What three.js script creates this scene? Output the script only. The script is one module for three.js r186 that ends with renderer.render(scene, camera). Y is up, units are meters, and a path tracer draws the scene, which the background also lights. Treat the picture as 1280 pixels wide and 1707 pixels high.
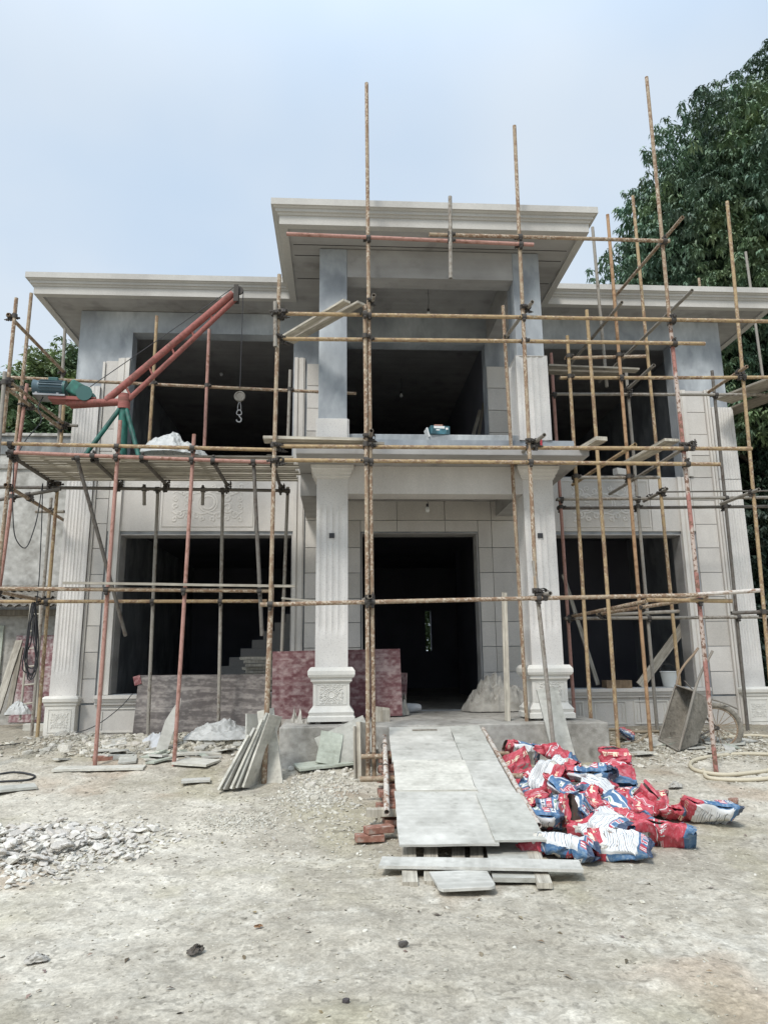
import * as THREE from 'three';
import { mergeGeometries, toCreasedNormals } from 'three/addons/utils/BufferGeometryUtils.js';
import { RoundedBoxGeometry } from 'three/addons/geometries/RoundedBoxGeometry.js';

// ------------------------------------------------------------------ camera, sky, sun, exposure
const scene = new THREE.Scene();
const camera = new THREE.PerspectiveCamera(71.98, 767 / 1024, 0.1, 900);
camera.position.set(0,1.5,11);
camera.quaternion.setFromRotationMatrix(new THREE.Matrix4().makeBasis(new THREE.Vector3(0.99818,-0.01042,0.05933),new THREE.Vector3(-0.00202,0.97858,0.20584),new THREE.Vector3(-0.06020,-0.20559,0.97678)));
camera.updateMatrixWorld();
const EXPOSURE = 1.42, SKY_GAIN = .68, SUN = 2.0;
const SUN_DIR = new THREE.Vector3(-0.35, 0.85, 0.62).normalize();

// ---- seeded random numbers and noise
function mulberry(a) { return () => { a |= 0; a = a + 0x6D2B79F5 | 0; let t = Math.imul(a ^ a >>> 15, 1 | a); t = t + Math.imul(t ^ t >>> 7, 61 | t) ^ t; return ((t ^ t >>> 14) >>> 0) / 4294967296; }; }
const rnd = mulberry(20240611);
const rr = (a, b) => a + (b - a) * rnd();
const clamp = (v, a = 0, b = 1) => Math.min(b, Math.max(a, v));
const sstep = (a, b, t) => { t = clamp((t - a) / (b - a)); return t * t * (3 - 2 * t); };
const lerp = (a, b, t) => a + (b - a) * t;
const mix3 = (a, b, t) => [lerp(a[0], b[0], t), lerp(a[1], b[1], t), lerp(a[2], b[2], t)];
const HT = new Float32Array(65536); { const r = mulberry(77); for (let i = 0; i < 65536; i++) HT[i] = r(); }
// value noise that repeats every p cells (p = 0: does not repeat below 256)
function vn(x, y, p = 256, s = 0, py = p) {
  const xi = Math.floor(x), yi = Math.floor(y), fx = x - xi, fy = y - yi;
  const u = fx * fx * (3 - 2 * fx), v = fy * fy * (3 - 2 * fy);
  const m = (a, q) => ((a % q) + q) % q;
  const x0 = m(xi, p), x1 = m(xi + 1, p), y0 = m(yi, py), y1 = m(yi + 1, py);
  const h = (a, b) => HT[(Math.imul(a + s * 131 & 65535, 7919) ^ Math.imul(b + s * 57 & 65535, 30011)) & 65535];
  const a = h(x0, y0), b = h(x1, y0), c = h(x0, y1), d = h(x1, y1);
  return a + (b - a) * u + (c - a) * v + (a - b - c + d) * u * v;
}
function fbm(x, y, p, oct = 4, s = 0, py = p) { let t = 0, a = .5, n = 0; for (let i = 0; i < oct; i++) { t += a * vn(x, y, p, s + i, py); n += a; a *= .5; x *= 2; y *= 2; p *= 2; py *= 2; } return t / n; }
function vn3(x, y, z, s = 0) { const zi = Math.floor(z), f = z - zi, u = f * f * (3 - 2 * f); return lerp(vn(x, y, 256, s + zi * 13), vn(x, y, 256, s + zi * 13 + 13), u); }

// ---- sky: thin bright overcast with soft blue showing through
{
  const W = 1024, H = 512, d = new Float32Array(W * H * 4);
  for (let j = 0; j < H; j++) for (let i = 0; i < W; i++) {
    const el = (j + .5) / H * Math.PI - Math.PI / 2, az = (i + .5) / W * 2 * Math.PI;
    const y = Math.sin(el), up = clamp(y);
    const vx = Math.cos(el) * Math.sin(az), vz = Math.cos(el) * Math.cos(az);
    const k = 2.2 / (up + .35);
    const n = fbm(vx * k + 40, vz * k + 40, 256, 5, 3), n2 = fbm(vx * k * .5 + 90, vz * k * .5 + 20, 256, 4, 11);
    const c = sstep(.32, .66, n * .55 + n2 * .45);
    const blue = mix3([.56, .73, .93], [.53, .69, .90], sstep(0, .8, up));
    const white = [.80, .87, .94];
    let s = mix3(blue, white, .18 + .56 * c);
    const hz = vx * SUN_DIR.x + y * SUN_DIR.y + vz * SUN_DIR.z;
    const g = 1 + .9 * sstep(.62, 1, up) + 1.6 * Math.exp((hz - 1) / .10);    // thin overcast is brighter overhead and round the veiled sun
    if (y < 0) s = mix3(s, [.34, .33, .30], sstep(0, -.06, y) * 1);
    const q = (j * W + i) * 4;
    d[q] = s[0] * g * SKY_GAIN; d[q + 1] = s[1] * g * SKY_GAIN; d[q + 2] = s[2] * g * SKY_GAIN; d[q + 3] = 1;
  }
  const sky = new THREE.DataTexture(d, W, H, THREE.RGBAFormat, THREE.FloatType);
  sky.mapping = THREE.EquirectangularReflectionMapping; sky.magFilter = THREE.LinearFilter; sky.minFilter = THREE.LinearFilter;
  sky.needsUpdate = true; scene.background = sky; scene.environment = sky;
}
const sun = new THREE.DirectionalLight(new THREE.Color(1, .965, .91), SUN);
sun.position.copy(SUN_DIR).multiplyScalar(60).add(new THREE.Vector3(1, 2, 0)); sun.target.position.set(1, 2, 0);
sun.castShadow = true; sun.shadow.radius = 24; sun.shadow.mapSize.set(2048, 2048);
Object.assign(sun.shadow.camera, { left: -22, right: 22, top: 22, bottom: -22, near: 1, far: 140 });
sun.name = 'sun'; scene.add(sun, sun.target);
const renderer = new THREE.WebGLRenderer({ antialias: true });
renderer.toneMapping = THREE.LinearToneMapping; renderer.toneMappingExposure = EXPOSURE;
renderer.shadowMap.enabled = true; renderer.setSize(767, 1024);

// ------------------------------------------------------------------ helpers
const V3 = (...a) => new THREE.Vector3(...a);
function makeTex(w, h, fn, colour = true, wrap = THREE.RepeatWrapping) {
  const d = new Uint8Array(w * h * 4);
  for (let j = 0; j < h; j++) for (let i = 0; i < w; i++) {
    const c = fn(i / w, j / h), q = (j * w + i) * 4;
    if (typeof c === 'number') d[q] = d[q + 1] = d[q + 2] = clamp(c) * 255; else { d[q] = clamp(c[0], 0, 255); d[q + 1] = clamp(c[1], 0, 255); d[q + 2] = clamp(c[2], 0, 255); }
    d[q + 3] = 255;
  }
  const t = new THREE.DataTexture(d, w, h); t.magFilter = THREE.LinearFilter; t.minFilter = THREE.LinearMipmapLinearFilter; t.generateMipmaps = true;
  t.wrapS = t.wrapT = wrap; if (colour) t.colorSpace = THREE.SRGBColorSpace; t.needsUpdate = true; return t;
}
const rep = (t, sx, sy = sx) => { const c = t.clone(); c.repeat.set(1 / sx, 1 / sy); c.needsUpdate = true; return c; };
const std = (o) => new THREE.MeshStandardMaterial({ roughness: .9, ...o });
const counts = {};
function numbered(n) { const k = counts[n] = (counts[n] ?? -1) + 1; return k ? `${n}_${String(k).padStart(3, '0')}` : n; }
function shade(o) { o.traverse((m) => { if (m.isMesh) { m.castShadow = m.receiveShadow = true; } }); return o; }
function thing(name, label, category, pos = [0, 0, 0], group) {
  const o = new THREE.Group(); o.name = numbered(name); o.position.set(...pos); o.userData = { label, category }; if (group) o.userData.group = group; scene.add(o); return o;
}
function solo(name, label, category, geo, mat, group) { const o = new THREE.Mesh(geo, mat); o.name = numbered(name); o.userData = { label, category }; if (group) o.userData.group = group; scene.add(o); return o; }
function part(parent, name, geo, mat, label) { const m = new THREE.Mesh(Array.isArray(geo) ? merge(geo) : geo, mat); m.name = name; if (label) m.userData.label = label; parent.add(m); return m; }
function sub(parent, name) { const o = new THREE.Group(); o.name = name; parent.add(o); return o; }
function clean(g) { let h = g.index ? g.toNonIndexed() : g; for (const k of Object.keys(h.attributes)) if (!['position', 'normal', 'uv'].includes(k)) h.deleteAttribute(k); return h; }
function merge(list) { return mergeGeometries(list.map(clean)); }
// uv in metres, taken from the face direction
function uvm(g0, ox = 0, oy = 0, swap = false) {
  const g = g0.index ? g0.toNonIndexed() : g0, p = g.attributes.position, uv = new Float32Array(p.count * 2);
  const a = V3(), b = V3(), c = V3(), n = V3();
  for (let i = 0; i < p.count; i += 3) {
    a.fromBufferAttribute(p, i); b.fromBufferAttribute(p, i + 1); c.fromBufferAttribute(p, i + 2);
    n.copy(b).sub(a).cross(c.clone().sub(a)); const x = Math.abs(n.x), y = Math.abs(n.y), z = Math.abs(n.z);
    [a, b, c].forEach((q, k) => {
      let u, v; if (z >= x && z >= y) { u = q.x; v = q.y; } else if (y >= x) { u = q.x; v = q.z; } else { u = q.z; v = q.y; }
      if (swap) [u, v] = [v, u];
      uv[(i + k) * 2] = u + ox; uv[(i + k) * 2 + 1] = v + oy;
    });
  }
  g.setAttribute('uv', new THREE.BufferAttribute(uv, 2)); return g;
}
const bx = (x0, x1, y0, y1, z0, z1) => { const g = new THREE.BoxGeometry(x1 - x0, y1 - y0, z1 - z0); g.translate((x0 + x1) / 2, (y0 + y1) / 2, (z0 + z1) / 2); return uvm(g); };
// chamfered board, centred; w along x, h along y, d along z
function board(w, h, d, b = .004, swap = false) {
  const s = new THREE.Shape([new THREE.Vector2(-w / 2 + b, -h / 2 + b), new THREE.Vector2(w / 2 - b, -h / 2 + b), new THREE.Vector2(w / 2 - b, h / 2 - b), new THREE.Vector2(-w / 2 + b, h / 2 - b)]);
  const g = new THREE.ExtrudeGeometry(s, { depth: d - 2 * b, bevelEnabled: true, bevelSize: b, bevelThickness: b, bevelSegments: 1 });
  g.translate(0, 0, -d / 2 + b); return uvm(g, rr(0, 5), rr(0, 5), swap);
}
// a rough board: chamfered, its grid bent and its edges uneven
function roughBoard(w, h, d, warp = .01, nx = 8, ny = 8, edge = .006, swap = false) {
  const g = new THREE.BoxGeometry(w, h, d, nx, ny, 1), p = g.attributes.position, s = rr(0, 99);
  for (let i = 0; i < p.count; i++) {
    const x = p.getX(i), y = p.getY(i), z = p.getZ(i);
    const ex = Math.abs(Math.abs(x) - w / 2) < 1e-5 ? 1 : 0, ey = Math.abs(Math.abs(y) - h / 2) < 1e-5 ? 1 : 0;
    p.setXYZ(i, x + ex * (vn(y * 9 + s, 3) - .5) * 2 * edge, y + ey * (vn(x * 9 + s, 7) - .5) * 2 * edge, z + (fbm(x * 1.3 + s, y * 1.3 + 5, 256, 2) - .5) * 2 * warp);
  }
  const u = uvm(g, rr(0, 5), rr(0, 5), swap); u.computeVertexNormals(); return u;
}
// a solid between two points, w wide and d thick, a rough plank
function plankBetween(a, b, w, d, up = V3(0, 1, 0), rough = .004) {
  const L = a.distanceTo(b), g = roughBoard(L, w, d, rough, 10, 2, .003, true);
  const x = b.clone().sub(a).normalize(), z = up.clone().sub(x.clone().multiplyScalar(up.dot(x))).normalize(), y = z.clone().cross(x);
  g.applyMatrix4(new THREE.Matrix4().makeBasis(x, y, z).setPosition(a.clone().add(b).multiplyScalar(.5))); return g;
}
function rod(a, b, r, seg = 12, r2 = r) {
  const L = a.distanceTo(b), g = new THREE.CylinderGeometry(r2, r, L, seg, 1); g.translate(0, L / 2, 0);
  g.applyQuaternion(new THREE.Quaternion().setFromUnitVectors(V3(0, 1, 0), b.clone().sub(a).normalize())); g.translate(a.x, a.y, a.z); return g;
}
function cable(pts, r, seg = 40, rad = 6, closed = false) { return new THREE.TubeGeometry(new THREE.CatmullRomCurve3(pts.map((p) => V3(...p)), closed), seg, r, rad, closed); }
// a profile [offset, y] carried round a closed outline (points [x, z], counter-clockwise seen from above), mitred
function polySweep(profile, poly) {
  const pos = [], n = poly.length, area = poly.reduce((s, p, i) => { const q = poly[(i + 1) % n]; return s + p[0] * q[1] - q[0] * p[1]; }, 0), sg = area > 0 ? 1 : -1;
  const dir = (i) => { const p = poly[i], q = poly[(i + 1) % n], l = Math.hypot(q[0] - p[0], q[1] - p[1]); return [(q[0] - p[0]) / l, (q[1] - p[1]) / l]; };
  const off = poly.map((p, i) => { const a = dir((i + n - 1) % n), b = dir(i), na = [a[1] * sg, -a[0] * sg], nb = [b[1] * sg, -b[0] * sg], k = 1 / (1 + na[0] * nb[0] + na[1] * nb[1]); return [(na[0] + nb[0]) * k, (na[1] + nb[1]) * k]; });
  for (let i = 0; i < n; i++) for (let k = 0; k < profile.length - 1; k++) {
    const j = (i + 1) % n, [o0, y0] = profile[k], [o1, y1] = profile[k + 1];
    const P = (q, o, y) => [poly[q][0] + off[q][0] * o, y, poly[q][1] + off[q][1] * o];
    const A = P(i, o0, y0), B = P(j, o0, y0), C = P(j, o1, y1), D = P(i, o1, y1);
    const quad = sg > 0 ? [A, D, C, A, C, B] : [A, B, C, A, C, D]; for (const q of quad) pos.push(...q);
  }
  const g = new THREE.BufferGeometry(); g.setAttribute('position', new THREE.Float32BufferAttribute(pos, 3)); g.computeVertexNormals(); return uvm(g);
}
const rectPoly = (x0, x1, z0, z1) => [[x0, z0], [x0, z1], [x1, z1], [x1, z0]];
function gridSurface(nu, nv, fn, keep) {      // fn(u, v) -> [x, y, z]; keep(u, v) drops cells
  const pos = [], uv = [], idx = [];
  for (let j = 0; j <= nv; j++) for (let i = 0; i <= nu; i++) { pos.push(...fn(i / nu, j / nv)); uv.push(i / nu, j / nv); }
  for (let j = 0; j < nv; j++) for (let i = 0; i < nu; i++) {
    if (keep && !keep((i + .5) / nu, (j + .5) / nv)) continue;
    const a = j * (nu + 1) + i, b = a + 1, c = a + nu + 1, d = c + 1; idx.push(a, b, d, a, d, c);
  }
  const g = new THREE.BufferGeometry(); g.setAttribute('position', new THREE.Float32BufferAttribute(pos, 3)); g.setAttribute('uv', new THREE.Float32BufferAttribute(uv, 2)); g.setIndex(idx); g.computeVertexNormals(); return g;
}
// an irregular flat stone flake or lump
function lump(flat, seed, detail = 1) {
  const g = new THREE.IcosahedronGeometry(.5, detail), p = g.attributes.position, r = mulberry(seed), ax = r() * 9;
  for (let i = 0; i < p.count; i++) { const x = p.getX(i), y = p.getY(i), z = p.getZ(i), k = .72 + .62 * vn3(x * 2.3 + ax, y * 2.3 + ax, z * 2.3 + ax, seed); p.setXYZ(i, x * k, clamp(y * k * 1.7, -.33, .33) * flat, z * k * .8); }
  const h = uvm(g, r() * 3, r() * 3); h.computeVertexNormals(); return h;
}
const groundBase = (x, z) => .47 * (1 - sstep(-.5, 5.6, z));
function groundH(x, z) {
  let h = groundBase(x, z);
  h += .11 * Math.exp(-(((x + 2) / 1.5) ** 2 + ((z - .75) / .42) ** 2));          // earth heaped under the window
  h += .06 * Math.exp(-(((x + 3.9) / .9) ** 2 + ((z - .6) / .5) ** 2));
  h += .05 * Math.exp(-(((x + .15) / .6) ** 2 + ((z - 2.9) / .7) ** 2));
  h += .05 * Math.exp(-(((x - 5) / 1.2) ** 2 + ((z - .5) / .5) ** 2));
  h += .06 * Math.exp(-(((x + 2.6) / .9) ** 2 + ((z - 4.85) / .7) ** 2));
  const near = sstep(26, 9, Math.hypot(x, z - 4));
  h += near * ((fbm(x * .8 + 60, z * .8 + 60, 256, 3, 5) - .5) * .06 + (fbm(x * 4 + 30, z * 4 + 70, 256, 3, 9) - .5) * .03 + (fbm(x * 14 + 20, z * 14 + 10, 256, 2, 19) - .5) * .012 * 1.4);
  return h;
}

// ------------------------------------------------------------------ materials
const grain = (() => { const r = mulberry(5); const a = new Float32Array(512 * 512); for (let i = 0; i < a.length; i++) a[i] = r(); return (u, v) => a[(Math.floor(v * 512) & 511) * 512 + (Math.floor(u * 512) & 511)]; })();
const shift = (c, k) => [c[0] + k, c[1] + k, c[2] + k * .97];
const T = {};
T.stone = makeTex(1024, 1024, (u, v) => shift([195, 190, 183], (fbm(u * 3, v * 3, 3, 5, 1) - .5) * 26 + (fbm(u * 12, v * 3, 12, 4, 6, 3) - .5) * 14 + (grain(u, v) - .5) * 15 + (vn(u * 160, v * 160, 160, 4) - .5) * 8));
T.shaft = makeTex(512, 512, (u, v) => shift([206, 202, 196], (fbm(u * 3, v * 3, 3, 3, 2) - .5) * 20 + (grain(u, v) - .5) * 18 + (vn(u * 90, v * 90, 90, 4) > .76 ? -14 : 0)));
T.bare = makeTex(1024, 1024, (u, v) => {                                             // skim-coated grey cement, trowelled and blotched
  const n = fbm(u * 4, v * 4, 4, 5, 21), m = fbm(u * 9 + 3 * n, v * 3 + 2 * n, 3, 4, 27), s = fbm(u * 40, v * 12, 4, 3, 31);
  const k = (n - .5) * 84 + (m - .5) * 56 + (s - .5) * 18 + (grain(u * 2, v * 2) - .5) * 8, d = sstep(.55, .85, fbm(u * 14, v * 7, 14, 5, 41, 7)) * sstep(.4, .75, n) * -22;
  return [153 + k + d, 157 + k + d, 160 + k * .95 + d];
});
T.soffit = makeTex(1024, 1024, (u, v) => {                                           // board-marked concrete
  const n = fbm(u * 5, v * 5, 5, 5, 51), b = fbm(u * 3, v * 44, 3, 3, 53, 44), q = fbm(u * 20, v * 20, 20, 3, 57);
  const k = (n - .5) * 34 + (b - .5) * 16 + (q - .5) * 12 + (grain(u * 2, v * 2) - .5) * 8 - 16 * sstep(.6, .85, fbm(u * 12 + 4, v * 12, 12, 4, 59));
  return [156 + k, 153 + k, 149 + k];
});
T.rough = makeTex(1024, 1024, (u, v) => { const n = fbm(u * 5, v * 5, 5, 5, 61), q = fbm(u * 30, v * 30, 30, 3, 63); const k = (n - .5) * 66 + (q - .5) * 44 + (grain(u * 2, v * 2) - .5) * 16 - 26 * sstep(.58, .8, fbm(u * 8, v * 8, 8, 5, 67)); return [162 + k, 158 + k, 150 + k]; });
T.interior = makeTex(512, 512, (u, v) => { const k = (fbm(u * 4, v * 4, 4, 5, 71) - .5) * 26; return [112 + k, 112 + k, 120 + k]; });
T.fine = makeTex(512, 512, (u, v) => fbm(u * 48, v * 48, 48, 3, 81) * .7 + grain(u, v) * .3, false);
T.trowel = makeTex(512, 512, (u, v) => fbm(u * 10, v * 5, 5, 5, 85), false);
// wood, plywood and panels
T.wood = makeTex(512, 1024, (u, v) => {
  const w = fbm(u * 3 + 2, v * 2, 2, 3, 91), g = fbm(u * 46 + w * 3, v * 3, 46, 4, 93, 3), d = fbm(u * 6, v * 12, 6, 4, 95, 12);
  const k = (g - .5) * 60 + (d - .5) * 46; return [150 + k, 143 + k, 130 + k * .95];
});
T.dusty = makeTex(1024, 1024, (u, v) => {                                            // boards under a skin of dried cement
  const n = fbm(u * 4, v * 4, 4, 5, 101), s = fbm(u * 3, v * 40, 3, 4, 103, 40), q = fbm(u * 26, v * 26, 26, 3, 107);
  const k = (n - .5) * 46 + (s - .5) * 20 + (q - .5) * 24 + (grain(u * 2, v * 2) - .5) * 12, p = sstep(.6, .8, fbm(u * 14, v * 14, 14, 4, 109)) * -14;
  return [184 + k + p, 181 + k + p, 172 + k + p];
});
T.redPly = makeTex(1024, 1024, (u, v) => {
  const n = fbm(u * 4, v * 4, 4, 5, 111), s = fbm(u * 5, v * 30, 5, 4, 113, 30), q = fbm(u * 30, v * 30, 30, 3, 115), c = sstep(.36, .70, n * .38 + s * .30 + q * .34);
  return shift(mix3([104, 68, 70], [142, 124, 121], c), (q - .5) * 34 + (grain(u * 2, v * 2) - .5) * 12);
});
T.greyPly = makeTex(1024, 1024, (u, v) => {
  const n = fbm(u * 4, v * 4, 4, 5, 121), s = fbm(u * 4 + n * .5, v * 26 + n * 2, 4, 4, 123, 26), q = fbm(u * 36, v * 36, 36, 3, 125);
  const c = sstep(.35, .7, s * .6 + q * .4); return shift(mix3([96, 90, 87], [142, 135, 129], c), (n - .5) * 44 + (grain(u * 2, v * 2) - .5) * 14);
});
T.brick = makeTex(256, 256, (u, v) => { const n = fbm(u * 8, v * 8, 8, 4, 131), c = sstep(.45, .75, fbm(u * 5, v * 5, 5, 3, 133)); return shift(mix3([146, 104, 88], [178, 164, 152], c * .8), (n - .5) * 50); });
// scaffold tubes: paint, rust and splashed cement; u goes round, v is two metres of length
function tubeTex(paint, rust, splash, amount, lime, s) {
  return makeTex(128, 1024, (u, v) => {
    const n = fbm(u * 5, v * 44, 5, 4, s, 44), m = fbm(u * 2, v * 4, 2, 4, s + 5, 4), f = fbm(u * 10, v * 110, 10, 3, s + 9, 110), h = grain(u, v * 2);
    let c = mix3(paint, rust, sstep(amount - .04, amount + .22, n * .55 + m * .45));
    c = mix3(c, splash, sstep(lime + .05, lime + .16, f * .6 + m * .4) * .62);
    return shift(c, (h - .5) * 16 + (f - .5) * 22);
  });
}
const TB = {
  ochre: tubeTex([168, 145, 110], [132, 106, 84], [190, 180, 162], .50, .56, 141), tan: tubeTex([160, 143, 120], [134, 108, 86], [196, 187, 170], .46, .52, 151),
  grey: tubeTex([146, 140, 130], [112, 100, 88], [170, 164, 152], .52, .56, 161), pink: tubeTex([170, 130, 118], [136, 98, 82], [186, 172, 158], .50, .58, 171),
  white: tubeTex([196, 188, 178], [128, 96, 74], [206, 200, 190], .50, .52, 181), dark: tubeTex([104, 99, 92], [84, 74, 66], [120, 114, 104], .5, .64, 191),
  orange: tubeTex([168, 136, 104], [130, 96, 68], [168, 150, 126], .52, .60, 201), red: tubeTex([150, 92, 84], [118, 80, 70], [170, 140, 124], .56, .66, 211),
};
TB.flaky = makeTex(128, 1024, (u, v) => {                     // old red and white warning paint, flaking
  const m = fbm(u * 2, v * 5, 2, 3, 221, 5), n = fbm(u * 6, v * 60, 6, 4, 225, 60), f = fbm(u * 10, v * 110, 10, 3, 229, 110), band = sstep(.44, .56, .5 + .5 * Math.sin(v * 6.283 * 2 + 1) * .9 + (m - .5) * .6);
  return shift(mix3(mix3([164, 116, 106], [188, 178, 166], band * .85), [116, 88, 72], sstep(.54, .62, n * .6 + f * .4)), (f - .5) * 24);
});
const MT = {}; for (const k in TB) MT[k] = std({ map: TB[k], roughness: .82, metalness: .12, bumpMap: T.fine, bumpScale: .0012 });
const bump = (t, s, sc) => ({ bumpMap: rep(t, s), bumpScale: sc });
const M = {
  stone: std({ map: rep(T.stone, 1.9), ...bump(T.fine, .5, .0012) }), stoneB: std({ map: rep(T.stone, 2.3), color: new THREE.Color(.90, .895, .88), ...bump(T.fine, .5, .0012) }), stoneC: std({ map: rep(T.stone, 1.7), color: new THREE.Color(1.05, 1.05, 1.04), ...bump(T.fine, .5, .0012) }),
  shaft: std({ map: rep(T.shaft, .7), ...bump(T.fine, .3, .003) }), trim: std({ map: rep(T.stone, 1.1), color: new THREE.Color(1.08, 1.08, 1.07), ...bump(T.fine, .5, .001) }),
  pedestal: std({ map: rep(T.stone, 1), color: new THREE.Color(1.12, 1.14, 1.12), ...bump(T.fine, .5, .001) }),
  bare: std({ map: rep(T.bare, 2.4), ...bump(T.trowel, .9, .004) }), soffit: std({ map: rep(T.soffit, 3), ...bump(T.fine, .6, .002) }), rough: std({ map: rep(T.rough, 1.6), ...bump(T.fine, .3, .006) }),
  kerb: std({ map: rep(T.bare, 1.1), color: new THREE.Color(1.12, 1.10, 1.06), ...bump(T.fine, .3, .004) }),
  fascia: std({ map: rep(T.stone, 2), color: new THREE.Color(.82, .83, .825), ...bump(T.fine, .8, .0008) }),
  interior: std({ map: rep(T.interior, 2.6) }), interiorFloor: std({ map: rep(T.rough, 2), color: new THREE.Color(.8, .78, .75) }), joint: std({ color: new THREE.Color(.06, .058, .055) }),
  wood: std({ map: rep(T.wood, .35, 1.4), ...bump(T.wood, .35, .001) }), woodPale: std({ map: rep(T.wood, .3, 1.3), color: new THREE.Color(1.35, 1.36, 1.36), ...bump(T.fine, .2, .002) }), woodDark: std({ map: rep(T.wood, .35, 1.4), color: new THREE.Color(.6, .58, .55) }),
  dusty: std({ map: rep(T.dusty, 1.4), ...bump(T.fine, .4, .002) }), dustyB: std({ map: rep(T.dusty, 1.1), color: new THREE.Color(.9, .91, .9), ...bump(T.fine, .4, .002) }), dustyWhite: std({ map: rep(T.dusty, .9), color: new THREE.Color(1.14, 1.13, 1.10), ...bump(T.fine, .3, .002) }), dustyGreen: std({ map: rep(T.dusty, .8), color: new THREE.Color(.84, .92, .86), ...bump(T.fine, .3, .003) }),
  redPly: std({ map: rep(T.redPly, 1.7, 1.2) }), greyPly: std({ map: rep(T.greyPly, 1.7, 1.1), ...bump(T.fine, .5, .002) }),
  brick: std({ map: rep(T.brick, .25), ...bump(T.fine, .2, .003) }), white: std({ color: new THREE.Color(.74, .74, .72), roughness: .6 }), black: std({ color: new THREE.Color(.025, .025, .027), roughness: .6 }),
  iron: std({ color: new THREE.Color(.075, .066, .058), roughness: .8, metalness: .3, ...bump(T.fine, .1, .001) }), steel: std({ color: new THREE.Color(.30, .30, .30), roughness: .5, metalness: .6 }),
  red: std({ color: new THREE.Color(.55, .035, .05), roughness: .45 }), cord: std({ color: new THREE.Color(.03, .03, .032), roughness: .7 }), hose: std({ color: new THREE.Color(.52, .46, .34), roughness: .6, ...bump(T.fine, .1, .001) }),
  green: std({ map: rep(T.trowel, .6), color: new THREE.Color(.03, .20, .15), roughness: .6 }), greenDark: std({ color: new THREE.Color(.02, .09, .08), roughness: .5 }), motor: std({ color: new THREE.Color(.07, .115, .135), roughness: .5 }),
};

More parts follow.
